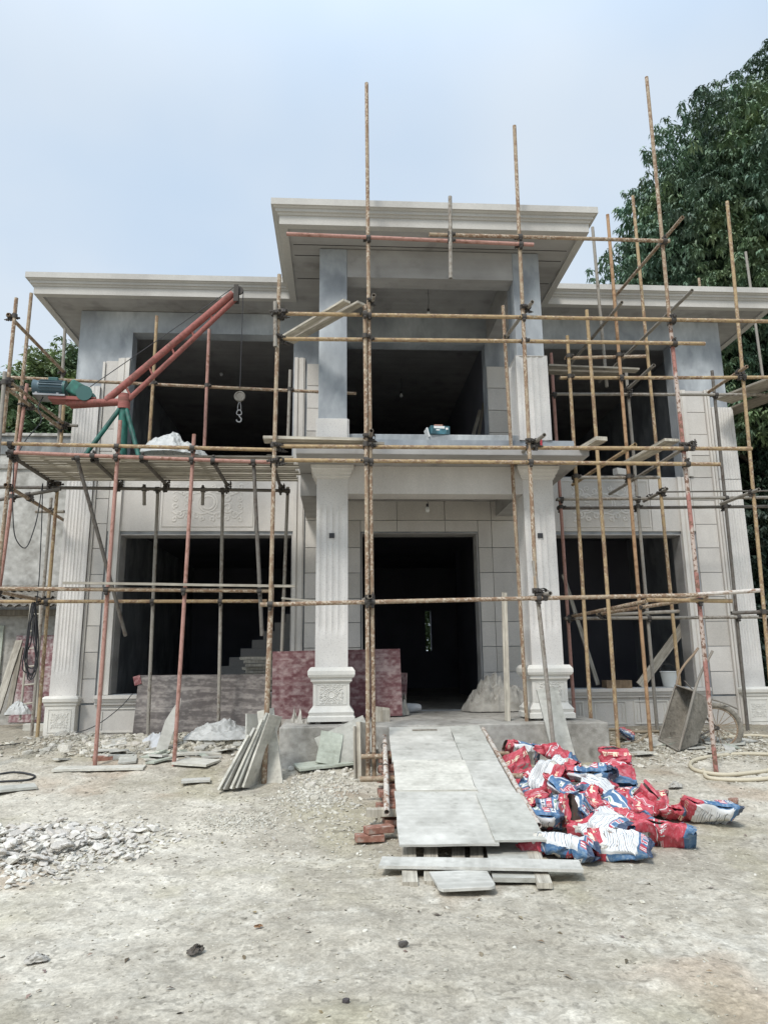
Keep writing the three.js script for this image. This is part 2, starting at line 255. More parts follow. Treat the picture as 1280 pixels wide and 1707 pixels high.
// ------------------------------------------------------------------ the ground
{
  // broad colour of the dirt (kept per vertex) and its fine grit (a four-metre texture)
  const dirt = (x, z) => {
    const a = fbm(x * .55 + 7, z * .55 + 3, 256, 5, 301), b = fbm(x * 1.7 + 1, z * 1.7 + 5, 256, 5, 307), c = fbm(x * 6 + 50, z * 6 + 50, 256, 4, 311), e = fbm(x * 20 + 90, z * 20 + 90, 256, 3, 313);
    const st = fbm(x * 1.3 + b * 2 + 20, z * 5 + a * 4 + 40, 256, 4, 319);
    let col = mix3([170, 163, 150], [196, 190, 178], sstep(.34, .66, a * .45 + b * .4 + e * .15));
    const tr = fbm(x * .9 + z * 1.6 + 3 * a + 60, (z - x * .35) * 9 + 80, 256, 4, 361); col = shift(col, (tr - .5) * 34);          // scraped and wheeled across
    for (const [x0, s0, w] of [[-1.1, .10, .055], [-.95, .10, .05], [2.5, -.34, .05], [2.68, -.34, .05], [.2, .42, .045]]) { const d = Math.abs(x - x0 - (z - 6) * s0 - (a - .5) * .8); col = shift(col, -17 * sstep(w, w * .4, d) * sstep(.38, .6, c * .5 + b * .5) * (.7 + .3 * Math.sin(z * 70))); }   // wheel marks
    col = mix3(col, [205, 201, 192], sstep(.52, .74, st * .45 + c * .3 + e * .25) * .6);                   // dried cement smears
    col = mix3(col, [158, 151, 126], sstep(.50, .76, fbm(x * 1.3 + 30, z * 1.3 + 9, 256, 5, 323)) * .5);   // thin moss
    col = mix3(col, [160, 136, 114], sstep(.58, .76, fbm(x * 1.1 + 50, z * 1.1 + 19, 256, 4, 331)) * .4);
    const soil = Math.max(sstep(1.75, .9, z + (c - .5) * .9) * sstep(-.2, -.9, x + .6), sstep(2.5, 1.3, z + (c - .5) * 1.2) * sstep(3.0, 3.6, x));
    col = mix3(col, [136, 127, 112], soil * (.45 + .4 * e));                     // loose darker soil dug up along the walls
    return shift(col, (e - .5) * 26);
  };
  const tex = makeTex(2048, 2048, (u, v) => {
    const a = fbm(u * 40, v * 40, 40, 4, 371), f = vn(u * 260, v * 260, 260, 373), q = vn(u * 620, v * 620, 620, 377), g2 = grain(u * 4, v * 4), p = sstep(.70, .80, vn(u * 150, v * 150, 150, 379)), l = sstep(.74, .82, vn(u * 190, v * 190, 190, 383));
    const k = (a - .5) * 34 + (f - .5) * 28 + (q - .5) * 26 + (g2 - .5) * 20 - p * 34 * sstep(.4, .6, a) + l * 16; return [225 + k, 223 + k, 219 + k];
  }, true, THREE.MirroredRepeatWrapping);
  const bumpT = makeTex(1024, 1024, (u, v) => { const n = fbm(u * 12, v * 12, 12, 6, 341), r = fbm(u * 30, v * 30, 30, 4, 347), p = sstep(.66, .8, vn(u * 70, v * 70, 70, 351)); return n * .6 + r * .4; }, false);
  const N = 640, s = (t) => { const a = Math.abs(t); return Math.sign(t) * (a < .82 ? a / .82 * 9 : 9 + Math.pow((a - .82) / .18, 3) * 300); };
  const g = new THREE.PlaneGeometry(2, 2, N, N); g.rotateX(-Math.PI / 2);
  const p = g.attributes.position, uv = g.attributes.uv, cv = new Float32Array(p.count * 3);
  for (let i = 0; i < p.count; i++) {
    const x = s(p.getX(i)) + .5, z = s(p.getZ(i)) + 4;
    p.setXYZ(i, x, groundH(x, z), z); uv.setXY(i, x, z);
    const cc = dirt(clamp(x, -60, 60), clamp(z, -60, 60)); const lin = new THREE.Color().setRGB(clamp(cc[0] / 240), clamp(cc[1] / 240), clamp(cc[2] / 241), THREE.SRGBColorSpace); cv[i * 3] = lin.r; cv[i * 3 + 1] = lin.g; cv[i * 3 + 2] = lin.b;
  }
  g.setAttribute('color', new THREE.BufferAttribute(cv, 3));
  g.computeVertexNormals();
  bumpT.repeat.set(1 / 2.2, 1 / 2.2); tex.repeat.set(1 / 4, 1 / 4);
  const m = new THREE.Mesh(g, std({ map: tex, vertexColors: true, bumpMap: bumpT, bumpScale: .022, roughness: 1 }));
  m.name = 'ground'; m.userData.kind = 'structure'; scene.add(m);
}
const ground = scene.getObjectByName('ground');

// ------------------------------------------------------------------ the house
const house = thing('house', 'two-storey concrete house under construction, partly clad in pale stone, flat roofs and open window holes', 'house');
const XL = -4.3, XR = 6.56, SOFFIT = 7.22;
const openings = [[-3.43, -.76, 1.04, 3.46], [.31, 2.17, .74, 3.48], [3.2, 5.52, 1.04, 3.46], [-3.44, -.8, 4.42, 6.85], [.07, 2.42, 4.42, 6.74], [3.2, 5.66, 4.42, 6.8]];
{
  const sh = new THREE.Shape([[XL, .2], [XR, .2], [XR, SOFFIT], [XL, SOFFIT]].map((p) => new THREE.Vector2(...p)));
  for (const [a, b, c, d] of openings) sh.holes.push(new THREE.Path([[a, c], [a, d], [b, d], [b, c]].map((p) => new THREE.Vector2(...p))));
  const g = new THREE.ExtrudeGeometry(sh, { depth: .26, bevelEnabled: false }); g.translate(0, 0, -.29);
  const wall = part(house, 'wall', uvm(g), M.bare);
  // stone cladding, one panel at a time, with open joints
  const stones = [M.stone, M.stone, M.stoneB, M.stoneC];
  let pc = 0;
  const panel = (x0, x1, y0, y1, m) => {
    if (x1 - x0 < .03 || y1 - y0 < .03) return;
    const b = board(x1 - x0 - .008, y1 - y0 - .009, .028, .0025); b.translate((x0 + x1) / 2 + rr(-.0015, .0015), (y0 + y1) / 2, -.014 + rr(-.002, .0025));
    part(wall, pc++ ? `stone_panel_${String(pc - 1).padStart(3, '0')}` : 'stone_panel', b, m || stones[Math.floor(rnd() * 4)]);
  };
  const low = [.92, 1.27, 1.66, 2.05, 2.44, 2.83, 3.23, 3.62, 4.02, 4.41], up = [4.41, 4.79, 5.16, 5.55, 5.94, 6.33];
  const courses = (x0, x1, ys, from = 0, to = 99) => { for (let i = 0; i < ys.length - 1; i++) if (ys[i] >= from - .01 && ys[i + 1] <= to + .01) panel(x0, x1, ys[i], ys[i + 1]); };
  courses(-3.83, -3.63, low); courses(-3.83, -3.63, up, 0, 6.4);
  courses(5.77, 6.14, low); courses(5.77, 6.14, up, 0, 5.95);
  const dl = [.74, 1.30, 1.69, 2.07, 2.44, 2.84, 3.24, 3.68, 4.04];
  courses(-.57, .1, dl); courses(.1, .3, dl, 0, 3.25); panel(.1, .3, 3.24, 3.68);
  courses(2.18, 2.4, dl, 0, 3.25); panel(2.18, 2.4, 3.24, 3.68); courses(2.4, 2.98, dl);
  for (const [a, b] of [[.1, .88], [.88, 1.65], [1.65, 2.4]]) { panel(a, b, 3.68, 4.04); panel(Math.max(a, .3), Math.min(b, 2.18), 3.495, 3.68); }
  courses(-.57, .06, up, 0, 6.4); courses(2.43, 2.98, up, 0, 6.4);
  // wide plates over and under the windows
  for (const [x0, x1, c0, c1] of [[-3.63, -.6, -2.84, -1.36], [3.05, 5.77, 3.55, 5.05]]) { panel(x0, c0, 3.5, 4.41); panel(c0, c1, 3.5, 4.41); panel(c1, x1, 3.5, 4.41); }
  for (const [x0, x1] of [[-3.83, -.57], [3.05, 6.14]]) { const n = 4; for (let i = 0; i < n; i++) panel(lerp(x0, x1, i / n), lerp(x0, x1, (i + 1) / n), .42, .9); }
  // moulded frames
  const fr = (x0, x1, y0, y1, sides, out = .19) => {
    const Ll = [], Lr = []; const strips = [[0, .055, .045], [.055, .085, .018], [.085, .15, .032], [.15, out, .014]];
    for (const [a, b, d] of strips) {
      if (sides.includes('l')) Ll.push(bx(x0 - b, x0 - a, y0 - (sides.includes('b') ? b : 0), y1, -.012, d));
      if (sides.includes('r')) Lr.push(bx(x1 + a, x1 + b, y0 - (sides.includes('b') ? b : 0), y1, -.012, d));
    }
    for (const q of [Ll, Lr]) if (q.length) part(house, 'window_frame', q, M.trim);
  };
  fr(-3.43, -.76, 1.04, 4.41, 'lr', .17); fr(3.2, 5.52, 1.04, 4.41, 'lr', .2);
  fr(-3.44, -.8, 4.425, 6.37, 'l', .19); fr(-3.44, -.775, 4.425, 6.42, 'r', .17); fr(3.2, 5.66, 4.425, 5.94, 'r', .1);
  // sills and the panelled base below the windows
  const sill = (x0, x1) => part(house, 'sill', [bx(x0, x1, .985, 1.035, -.012, .10), bx(x0, x1, .945, .985, -.012, .07), bx(x0, x1, .90, .945, -.012, .045)], M.trim);
  sill(-3.62, -.60); sill(3.02, 5.71);
  for (const [x0, x1] of [[-3.63, -.6], [3.1, 5.77]]) for (let i = 0; i < 4; i++) {
    const a = lerp(x0, x1, i / 4) + .06, b = lerp(x0, x1, (i + 1) / 4) - .06, c = .5, d = .85, t = .018;
    part(house, 'base_panel', [bx(a, b, d - t, d, -.001, .016), bx(a, b, c, c + t, -.001, .016), bx(a, a + t, c + t, d - t, -.001, .016), bx(b - t, b, c + t, d - t, -.001, .016), bx(a + .05, a + .05 + t, c + .05, d - .05, -.001, .012), bx(b - .05 - t, b - .05, c + .05, d - .05, -.001, .012)], M.pedestal);
  }
  // reveals of the openings, lined in cement
  for (const [a, b, c, d] of openings.slice(0, 3)) part(house, 'reveal', [bx(a + .002, a + .02, c, d - .02, -.30, -.004), bx(b - .02, b - .002, c, d - .02, -.30, -.004), bx(a + .002, b - .002, d - .02, d - .002, -.30, -.004)], M.soffit);
}
// scrolled relief: tubes pressed flat into the stone
function relief(w, h, seed, fl = .5, rad = .011) {
  const L = [], r = mulberry(seed), k = w / .42;
  const add = (pts, rad0, closed = false) => { const t = cable(pts.map((p) => [p[0], p[1], 0]), rad0, 34, 6, closed); t.scale(1, 1, fl); L.push(t); };
  const ring = (R) => { const p = []; for (let i = 0; i < 14; i++) { const a = i / 14 * Math.PI * 2; p.push([Math.cos(a) * R, Math.sin(a) * R]); } return p; };
  add(ring(h * .17), rad, true); add(ring(h * .24), rad * .7, true);
  const scroll = (x, y, R, a0, dir, turns) => { const p = []; for (let i = 0; i <= 16; i++) { const t = i / 16, a = a0 + dir * t * turns * 6.283, q = R * (1 - .82 * t); p.push([x + Math.cos(a) * q, y + Math.sin(a) * q]); } return p; };
  for (const sx of [-1, 1]) for (const sy of [-1, 1]) {
    for (const [x, y, R, a, d, n] of [[.26, .12, .11, .6, 1, 1.4], [.36, .30, .09, 3.6, -1, 1.3], [.14, .34, .085, 2.2, 1, 1.3], [.42, .09, .06, 1.2, -1, 1.2], [.25, .40, .06, 5, 1, 1.1], [.43, .42, .05, .4, 1, 1.1], [.06, .42, .05, .9, -1, 1]])
      add(scroll(x * w, y * h, R * Math.min(w, h * 1.3), a + r() * .4, d, n).map((p) => [p[0] * sx, p[1] * sy]), rad * (.7 + .5 * r()));
    add([[.0, .26 * h], [.1 * w, .3 * h], [.2 * w, .22 * h], [.32 * w, .2 * h], [.4 * w, .3 * h], [.46 * w, .24 * h]].map((p) => [p[0] * sx, p[1] * sy]), rad * .8);
  }
  return merge(L);
}
// a face with shallow flutes between two heights
function fluted(w, h, n, depth, y0, y1, sharp = 1) {
  const m = .12;
  return gridSurface(n * 10 + 8, 40, (u, v) => {
    const y = v * h, x = (u - .5) * w, q = (u - m) / (1 - 2 * m);
    let d = 0; if (q > 0 && q < 1) { const f = q * n - Math.floor(q * n), e = sstep(y0, y0 + .02, y) * sstep(y1, y1 - .02, y); d = -depth * Math.pow(Math.sin(Math.PI * f), sharp) * e; }
    return [x, y, d];
  });
}
function flutedShaft(w, h, nFront, depth, y0, y1, dz = w, nSide = 5) {
  const L = []; const f = (ww, n, a, off) => { const g = fluted(ww, h, n, depth, y0, y1, .6); g.translate(0, 0, off); g.rotateY(a); L.push(uvm(g)); };
  f(w, nFront, 0, dz / 2); f(dz, nSide, Math.PI / 2, w / 2); f(dz, nSide, -Math.PI / 2, w / 2); f(w, nFront, Math.PI, dz / 2);
  return merge(L);
}
// porch columns
const FLOOR = .74;
for (const [cx, capTop] of [[-.12, 4.03], [2.63, 4.03]]) {
  const c = sub(house, 'column'); const cz = 1.74, w = .41; c.position.set(cx, 0, cz);
  const ps = polySweep([[-.2, FLOOR + .03], [.085, FLOOR + .03], [.085, FLOOR + .085], [.065, FLOOR + .10], [.075, FLOOR + .14], [.055, FLOOR + .165], [.028, FLOOR + .20], [.02, FLOOR + .215], [.02, 1.22], [.03, 1.235], [.05, 1.25], [.05, 1.285], [.075, 1.30], [.088, 1.33], [.088, 1.375], [.07, 1.40], [.055, 1.42], [-.2, 1.42]], rectPoly(-.205, .205, -.205, .205));
  const ped = part(c, 'pedestal', ps, M.pedestal);
  const rl = relief(.30, .25, 31, .9, .0075); rl.translate(0, 1.09, .2265);
  const f = .19, fr = merge([bx(-f, f, 1.205, 1.213, .22, .2315), bx(-f, f, .967, .975, .22, .2315), bx(-f, -f + .008, .975, 1.205, .22, .2315), bx(f - .008, f, .975, 1.205, .22, .2315)]);
  part(c, 'relief', [rl, fr], M.pedestal);
  for (const s of [-1, 1]) part(c, 'wedge', bx(s * .16 - .03, s * .16 + .03, FLOOR - .03, FLOOR + .032, .12, .24), M.rough);
  const sh = flutedShaft(w, 2.44, 4, .016, .42, 2.05, .40, 5); sh.translate(0, 1.419, 0); part(c, 'shaft', sh, M.shaft);
  part(c, 'capital', polySweep([[-.1, 3.855], [.012, 3.855], [.016, 3.875], [.03, 3.885], [.03, 3.91], [.05, 3.93], [.06, 3.965], [.075, 3.98], [.078, capTop], [-.1, capTop]], rectPoly(-.205, .205, -.2, .2)), M.trim);
  const box = part(c, 'junction_box', bx(-.037, .03, 3.06, 3.125, .186, .2035), M.black);
  // upper bare column on the balcony
  const u = sub(house, 'upper_column'); u.position.set(cx, 0, 1.76);
  part(u, 'shaft', uvm(new RoundedBoxGeometry(.385, SOFFIT - 4.0, .385, 2, .008).translate(0, (SOFFIT + 4.0) / 2, 0), cx, 0), M.bare);
  if (cx < 0) { for (const [x, z, ww, d] of [[0, .209, .40, .026], [.209, -.005, .026, .40], [-.209, -.005, .026, .40]]) { const b = board(ww, .30, d, .003); b.translate(x, 4.53, z); part(u, 'stone_slab', b, M.shaft); } }
  else {
    const g = flutedShaft(.445, 1.23, 4, .014, -.2, 1.4, .44, 5); g.translate(0, 4.40, 0); part(u, 'stone_cladding', g, M.shaft);
    part(u, 'stone_edge', [bx(-.222, .222, 5.622, 5.63, .196, .222), bx(-.222, -.196, 5.622, 5.63, -.222, .196), bx(.196, .222, 5.622, 5.63, -.222, .196)], M.shaft);
  }
}
// porch: floor, slab, beams
part(house, 'porch_floor', uvm(new RoundedBoxGeometry(3.95, .62, 2.34, 2, .02).translate(1.25, FLOOR - .31, 1.14)), M.rough);
part(house, 'balcony_slab', [bx(-.54, 3.16, 4.118, 4.40, .002, 1.955)], M.bare); part(house, 'balcony_ledge', uvm(new RoundedBoxGeometry(3.74, .08, 2.47, 2, .01).translate(1.30, 4.076, 1.238)), M.soffit);
part(house, 'balcony_kerb', uvm(new RoundedBoxGeometry(2.36, .10, .16, 2, .012).translate(1.255, 4.452, 1.80)), M.kerb);
part(house, 'porch_beam', [bx(.082, 2.428, 3.655, 4.032, 1.62, 1.935)], M.stone);
part(house, 'porch_beam', [bx(-.56, -.20, 3.72, 4.034, .002, 1.53)], M.soffit); part(house, 'porch_beam', [bx(2.48, 2.80, 3.75, 4.034, .002, 1.53)], M.soffit);
part(house, 'porch_ceiling', [bx(-.18, 2.46, 3.99, 4.033, .003, 1.6)], M.soffit);
part(house, 'roof_beam', [bx(.075, 2.435, 6.79, 7.218, 1.66, 1.948)], M.soffit);
for (const x of [-.20, 2.58]) part(house, 'roof_beam', [bx(x - .12, x + .13, 6.79, 7.218, -.02, 1.56)], M.soffit);
// roof: one T-shaped slab with a stepped cornice
{
  const poly = [[-4.84, -9.5], [-4.84, .53], [-.83, .53], [-.83, 2.52], [3.37, 2.52], [3.37, .53], [7.22, .53], [7.22, -9.5]];
  const s = new THREE.Shape(poly.map((p) => new THREE.Vector2(p[0], -p[1])));
  const g = new THREE.ExtrudeGeometry(s, { depth: .2, bevelEnabled: false }); g.rotateX(-Math.PI / 2); g.translate(0, SOFFIT + .012, 0);
  const roof = part(house, 'roof', uvm(g), M.soffit);
  part(roof, 'cornice', polySweep([[-.10, 7.26], [-.10, 7.208], [.004, 7.208], [.004, 7.335], [.02, 7.338], [.03, 7.365], [.055, 7.37], [.055, 7.41], [.07, 7.413], [.085, 7.43], [.11, 7.433], [.11, 7.525], [-.12, 7.525], [-.12, 7.45]], poly), M.fascia);
  // lines left by the formwork boards
  const lines = []; for (const z of [1.12, 1.75, 2.02]) lines.push(bx(-.68, 3.22, SOFFIT + .004, SOFFIT + .015, z, z + .008));
  part(roof, 'formwork_seam', lines, M.joint);
}
// pilasters at the two ends of the front
for (const [x0, x1, topL, side] of [[-4.26, -3.87, 5.86, -1], [6.22, 6.58, 5.62, 1]]) {
  const p = sub(house, 'pilaster'); const w = x1 - x0; p.position.set((x0 + x1) / 2, 0, -.02);
  const lo = flutedShaft(w, 4.36 - 1.03, 6, .013, .36, 3.4, .2, 2); lo.translate(0, 1.03, 0); part(p, 'shaft', lo, M.shaft);
  const hi = flutedShaft(w, topL - 4.37, 6, .013, -.1, 4, .2, 2); hi.translate(0, 4.37, 0); part(p, 'shaft', hi, M.shaft);
  part(p, 'shaft_top', bx(-w / 2 + .002, w / 2 - .002, topL - .012, topL - .002, -.098, .085), M.trim);
  part(p, 'pedestal', polySweep([[-.1, .38], [.03, .38], [.03, .46], [.02, .475], [.02, .89], [.035, .905], [.04, .94], [.06, .955], [.065, 1.0], [.05, 1.02], [.03, 1.035], [-.1, 1.035]], rectPoly(-w / 2, w / 2, -.1, .14)), M.pedestal);
  const rl = relief(w * .66, .22, 57, .5, .006); rl.translate(0, .69, .162); const f = w * .42;
  part(p, 'relief', [rl, bx(-f, f, .846, .854, .155, .168), bx(-f, f, .526, .534, .155, .168), bx(-f, -f + .008, .534, .846, .155, .168), bx(f - .008, f, .534, .846, .155, .168)], M.pedestal);
  const xs = side < 0 ? [-3.868, -3.832] : [6.142, 6.218];
  part(house, 'pilaster_trim', side < 0 ? [bx(xs[0], xs[1], .9, 4.41, -.012, .03), bx(xs[0], xs[1], 4.425, 6.3, -.012, .03)] : [bx(6.142, 6.172, .42, 5.94, -.012, .035), bx(6.178, 6.215, .42, 5.94, -.012, .055)], M.trim);
}
// carved panels above the lower windows
for (const [a, b] of [[-2.84, -1.36], [3.55, 5.05]]) {
  const w = b - a, g = relief(w * .8, .62, a < 0 ? 71 : 83, a < 0 ? .24 : .36, .018); g.translate((a + b) / 2, 3.96, .002);
  part(house, 'carved_panel', [g, bx(a + .03, b - .03, 4.335, 4.347, -.001, .010), bx(a + .03, b - .03, 3.573, 3.585, -.001, .010), bx(a + .03, a + .042, 3.585, 4.335, -.001, .010), bx(b - .042, b - .03, 3.585, 4.335, -.001, .010)], M.stoneC);
}
// the inside: floors, ceilings, walls in bare dark plaster
{
  const B = -8.9;
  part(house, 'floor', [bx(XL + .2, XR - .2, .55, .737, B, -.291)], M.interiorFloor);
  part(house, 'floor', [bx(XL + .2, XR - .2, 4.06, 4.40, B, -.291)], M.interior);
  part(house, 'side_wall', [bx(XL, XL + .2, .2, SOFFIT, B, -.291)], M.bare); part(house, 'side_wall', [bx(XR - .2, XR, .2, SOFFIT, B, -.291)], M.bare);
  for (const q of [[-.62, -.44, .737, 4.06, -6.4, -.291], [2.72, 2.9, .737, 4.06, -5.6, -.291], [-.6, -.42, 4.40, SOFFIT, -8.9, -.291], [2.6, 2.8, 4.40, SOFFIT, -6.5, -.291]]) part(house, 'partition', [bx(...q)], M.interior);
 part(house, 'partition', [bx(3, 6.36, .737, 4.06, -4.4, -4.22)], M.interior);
  const sh = new THREE.Shape([[XL, .2], [XR, .2], [XR, SOFFIT], [XL, SOFFIT]].map((p) => new THREE.Vector2(...p)));
  for (const [a, b, c, d] of [[2.35, 2.52, 1.74, 2.85]]) sh.holes.push(new THREE.Path([[a, c], [a, d], [b, d], [b, c]].map((p) => new THREE.Vector2(...p))));
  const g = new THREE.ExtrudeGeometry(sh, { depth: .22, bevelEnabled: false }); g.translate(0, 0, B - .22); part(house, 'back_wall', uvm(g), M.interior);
  // a stair rising at the back of the left room
  const st = []; for (let i = 0; i < 11; i++) st.push(bx(-3.1 + i * .22, -.63, .737 + i * .17, .737 + (i + 1) * .17 - .002, -4.6, -3.5)); part(house, 'staircase', st, M.stone);
}

// ------------------------------------------------------------------ scaffolding: steel tubes and cast couplers
const POLES = [];
function tubeGeo(len, r) {
  const o = new THREE.CylinderGeometry(r, r, len, 14, Math.max(1, Math.round(len / .5)), true), i = new THREE.CylinderGeometry(r * .84, r * .84, .16, 12, 1, true), i2 = i.clone();
  o.translate(0, len / 2, 0); i.translate(0, .08, 0); i2.translate(0, len - .08, 0);
  const a = new THREE.RingGeometry(r * .84, r, 14), b = a.clone(); a.rotateX(Math.PI / 2); b.rotateX(-Math.PI / 2); b.translate(0, len, 0);
  const v0 = rnd(), uvo = o.attributes.uv; for (let k = 0; k < uvo.count; k++) uvo.setXY(k, uvo.getX(k) * 1, uvo.getY(k) * len / 2 + v0);
  for (const q of [i, i2, a, b]) for (let k = 0; k < q.attributes.uv.count; k++) q.attributes.uv.setXY(k, .1 + q.attributes.uv.getX(k) * .1, v0 + .05 * q.attributes.uv.getY(k));
  const p = o.attributes.position, ph = rr(0, 6.28), am = len > 2 ? rr(.002, .007) * Math.min(1, len / 4) : 0;        // no tube is dead straight
  for (let k = 0; k < p.count; k++) { const t = Math.sin(p.getY(k) / len * Math.PI) * am; p.setX(k, p.getX(k) + t * Math.cos(ph)); p.setZ(k, p.getZ(k) + t * Math.sin(ph)); }
  return merge([o, i, i2, a, b]);
}
function pole(parent, c, mat, r = .0245) {
  const a = V3(c[0], c[1], c[2]), b = V3(c[3], c[4], c[5]);
  const m = part(parent, 'pole', tubeGeo(a.distanceTo(b), r), MT[mat]);
  m.position.copy(a); m.quaternion.setFromUnitVectors(V3(0, 1, 0), b.clone().sub(a).normalize()); m.rotateY(rr(0, 6.28));
  POLES.push({ a, b, parent, r }); return m;
}
const scafL = thing('scaffolding', 'rusty tube scaffolding carrying the slatted working deck on the left side of the house', 'scaffolding');
const scafC = thing('scaffolding', 'tall tube scaffolding before the porch columns, uprights rising above the roof edge', 'scaffolding');
const scafR = thing('scaffolding', 'tangle of rusty tube scaffolding before the right bay, with slanting crossing tubes', 'scaffolding');
{
  const L = (c, m, r) => pole(scafL, c, m, r), C = (c, m, r) => pole(scafC, c, m, r), R = (c, m, r) => pole(scafR, c, m, r);
  // left: outer uprights, inner uprights, uprights at the corner
  L([-2.897,4.615,2,-2.913,0.268,2], 'pink'); L([-1.934,4.434,2,-1.989,0.268,2], 'pink');
  L([-2.696,4.032,0.72,-2.642,0.391,0.72], 'grey'); L([-1.751,4,0.72,-1.687,0.391,0.72], 'grey'); L([-0.797,4.04,0.72,-0.86,0.391,0.72], 'grey');
  L([-1.149,4.062,2,-0.984,1.811,2], 'dark'); L([-3.404,4.09,2.02,-2.886,1.854,1.2], 'dark');
  L([-2.855,6.751,0.75,-2.855,4.668,0.75], 'ochre'); L([-2.049,6.545,0.75,-2.044,4.655,0.75], 'pink'); L([-0.79,5.89,0.75,-0.806,4.703,0.75], 'grey');
  L([-4.141,4.08,0.72,-4.119,0.391,0.72], 'ochre'); L([-4.471,4.006,0.1,-4.451,0.427,0.1], 'grey');
  L([-4.302,5.422,0.35,-4.297,4.8,0.35], 'ochre'); L([-4.449,6.783,0.2,-4.39,4.797,0.2], 'grey');
  L([-4.334,6.282,2.1,-4.321,4.396,2.1], 'tan'); L([-4.519,6.793,1.3,-4.524,4.5,1.3], 'tan');
  L([-4.331,5.189,2.2,-4.238,0.245,2.2], 'grey'); L([-4.237,4.3,2,-4.26,0.268,2], 'tan');
  L([-4.428,5.369,1.35,-4.599,0.337,1.35], 'pink');
  // left: rails along the front
  L([-4.819,4.276,2.06,-0.858,4.21,2.06], 'ochre'); L([-4.226,4.153,2.06,-0.839,4.039,2.06], 'pink'); L([-4.938,4.01,0.77,-0.757,3.973,0.77], 'dark');
  L([-4.617,2.413,2.06,-0.879,2.366,2.06], 'tan'); L([-5.258,2.359,0.78,-1.062,2.344,0.78], 'ochre'); L([-5.008,5.732,0.7,0.227,5.54,0.7], 'tan');
  L([-4.763,5.315,1.25,-3.984,5.343,1.25], 'tan'); L([-4.664,3.703,1.3,-3.861,3.858,1.3], 'dark'); L([-4.557,3.725,0.4,-4.138,3.726,0.4], 'grey'); L([-4.507,5.143,0.3,-4.087,5.109,0.3], 'grey');
  // left: tubes running back from the front, under the deck and round the corner
  L([-4.209,4.101,2.02,-4.235,4.101,0.638], 'dark'); L([-3.198,4.075,2.02,-3.259,4.075,0.646], 'dark'); L([-2.574,4.072,2.02,-2.579,4.072,0.674], 'dark'); L([-1.666,4.045,2.02,-1.679,4.045,0.795], 'dark'); L([-0.897,4.018,2.02,-0.896,4.018,0.81], 'dark');
  L([-4.395,6.02,2.15,-4.388,6.02,0.249], 'tan'); L([-4.392,5.044,2.15,-4.3,5.044,0.37], 'tan'); L([-4.338,5.119,2.05,-4.267,5.119,0.379], 'tan'); L([-4.225,3.715,2.1,-4.369,3.715,-0.196], 'tan'); L([-4.238,2.378,2.1,-4.219,2.378,0.48], 'tan');
  for (const c of [[-2.89,4.06,0.75,-2.872,3.753,0.75], [-2.036,4.028,0.75,-2.033,3.755,0.75]]) L(c, 'grey');
  // porch: uprights
  C([-0.781,6.243,2.9,-0.799,2.101,2.9], 'tan'); C([-0.795,2.357,2.86,-0.83,0.169,2.86], 'tan', .03); C([-0.82,5.846,2.95,-0.807,5.249,2.95], 'grey');
  C([0.326,9.105,2.9,0.363,0.165,2.9], 'tan'); C([0.285,5.835,2.94,0.294,0.16,2.94], 'tan');
  C([2.311,8.522,2.9,2.26,2.27,2.9], 'tan'); C([2.251,2.622,2.9,2.381,0.165,2.9], 'grey'); C([2.249,6.336,2.05,2.296,0.262,2.05], 'tan');
  C([1.393,7.359,2.98,1.366,6.199,2.98], 'grey');
  // porch: rails
  C([-0.697,6.782,2.95,2.461,6.718,2.95], 'pink'); C([1.11,6.819,2.96,4.313,6.879,2.86], 'tan'); C([-0.729,5.687,2.95,5.606,5.754,2.86], 'ochre'); C([-0.724,5.401,2.85,4.64,5.427,2.86], 'ochre');
  C([-0.719,4.016,2.85,5.09,4.028,2.86], 'ochre'); C([-0.714,3.816,2.95,4.659,3.824,2.86], 'ochre'); C([-0.909,2.125,2.95,4.162,2.207,2.95], 'tan'); C([4.1,2.212,2.9,4.955,2.264,2.9], 'white');
  // porch: tubes running back
  C([2.372,5.861,3.05,2.251,5.861,1.946], 'grey'); C([0.393,5.907,3.05,0.348,5.907,2.456], 'grey'); C([2.393,4.089,3.15,2.24,4.089,1.927], 'grey'); C([0.347,4.122,3.15,0.319,4.122,1.9], 'grey'); C([0.322,2.2,3.1,0.266,2.2,2.54], 'grey'); C([2.368,2.223,3.1,2.238,2.223,2.393], 'grey');
  C([-0.752,5.689,3.02,-0.865,5.689,2.331], 'dark');
  // right: uprights
  R([4.261,9.475,2.8,4.237,5.791,2.8], 'tan'); R([4.24,5.825,2.8,4.245,0.176,2.8], 'flaky', .0255);
  R([5.779,8.203,1.9,5.529,0.279,1.9], 'ochre'); R([4.664,8.767,1.2,4.682,0.351,1.2], 'ochre'); R([3.986,8.029,1.75,3.965,0.295,1.75], 'orange');
  R([3.383,6.217,2.2,3.364,0.245,2.2], 'ochre'); R([3.241,6.047,1.75,3.202,0.295,1.75], 'ochre'); R([3.31,6.236,0.75,3.317,0.389,0.75], 'pink'); R([4.502,5.939,0.75,4.506,0.389,0.75], 'grey'); R([5.911,5.98,0.75,5.839,0.389,0.75], 'dark');
  R([3.921,8.117,1.3,3.947,5.457,1.3], 'grey'); R([8.001,9.367,-1.2,8.022,6.579,-1.2], 'grey'); R([7.152,8.944,-1.5,7.151,8.471,-1.5], 'tan');
  // right: rails
  R([3.208,5.735,1.68,4.409,5.783,1.68], 'tan'); R([3.118,5.43,1.68,6.211,5.371,1.95], 'ochre'); R([3.31,5.531,0.8,6.962,5.567,0.8], 'grey'); R([3.212,3.957,1.68,4.437,3.964,1.68], 'grey');
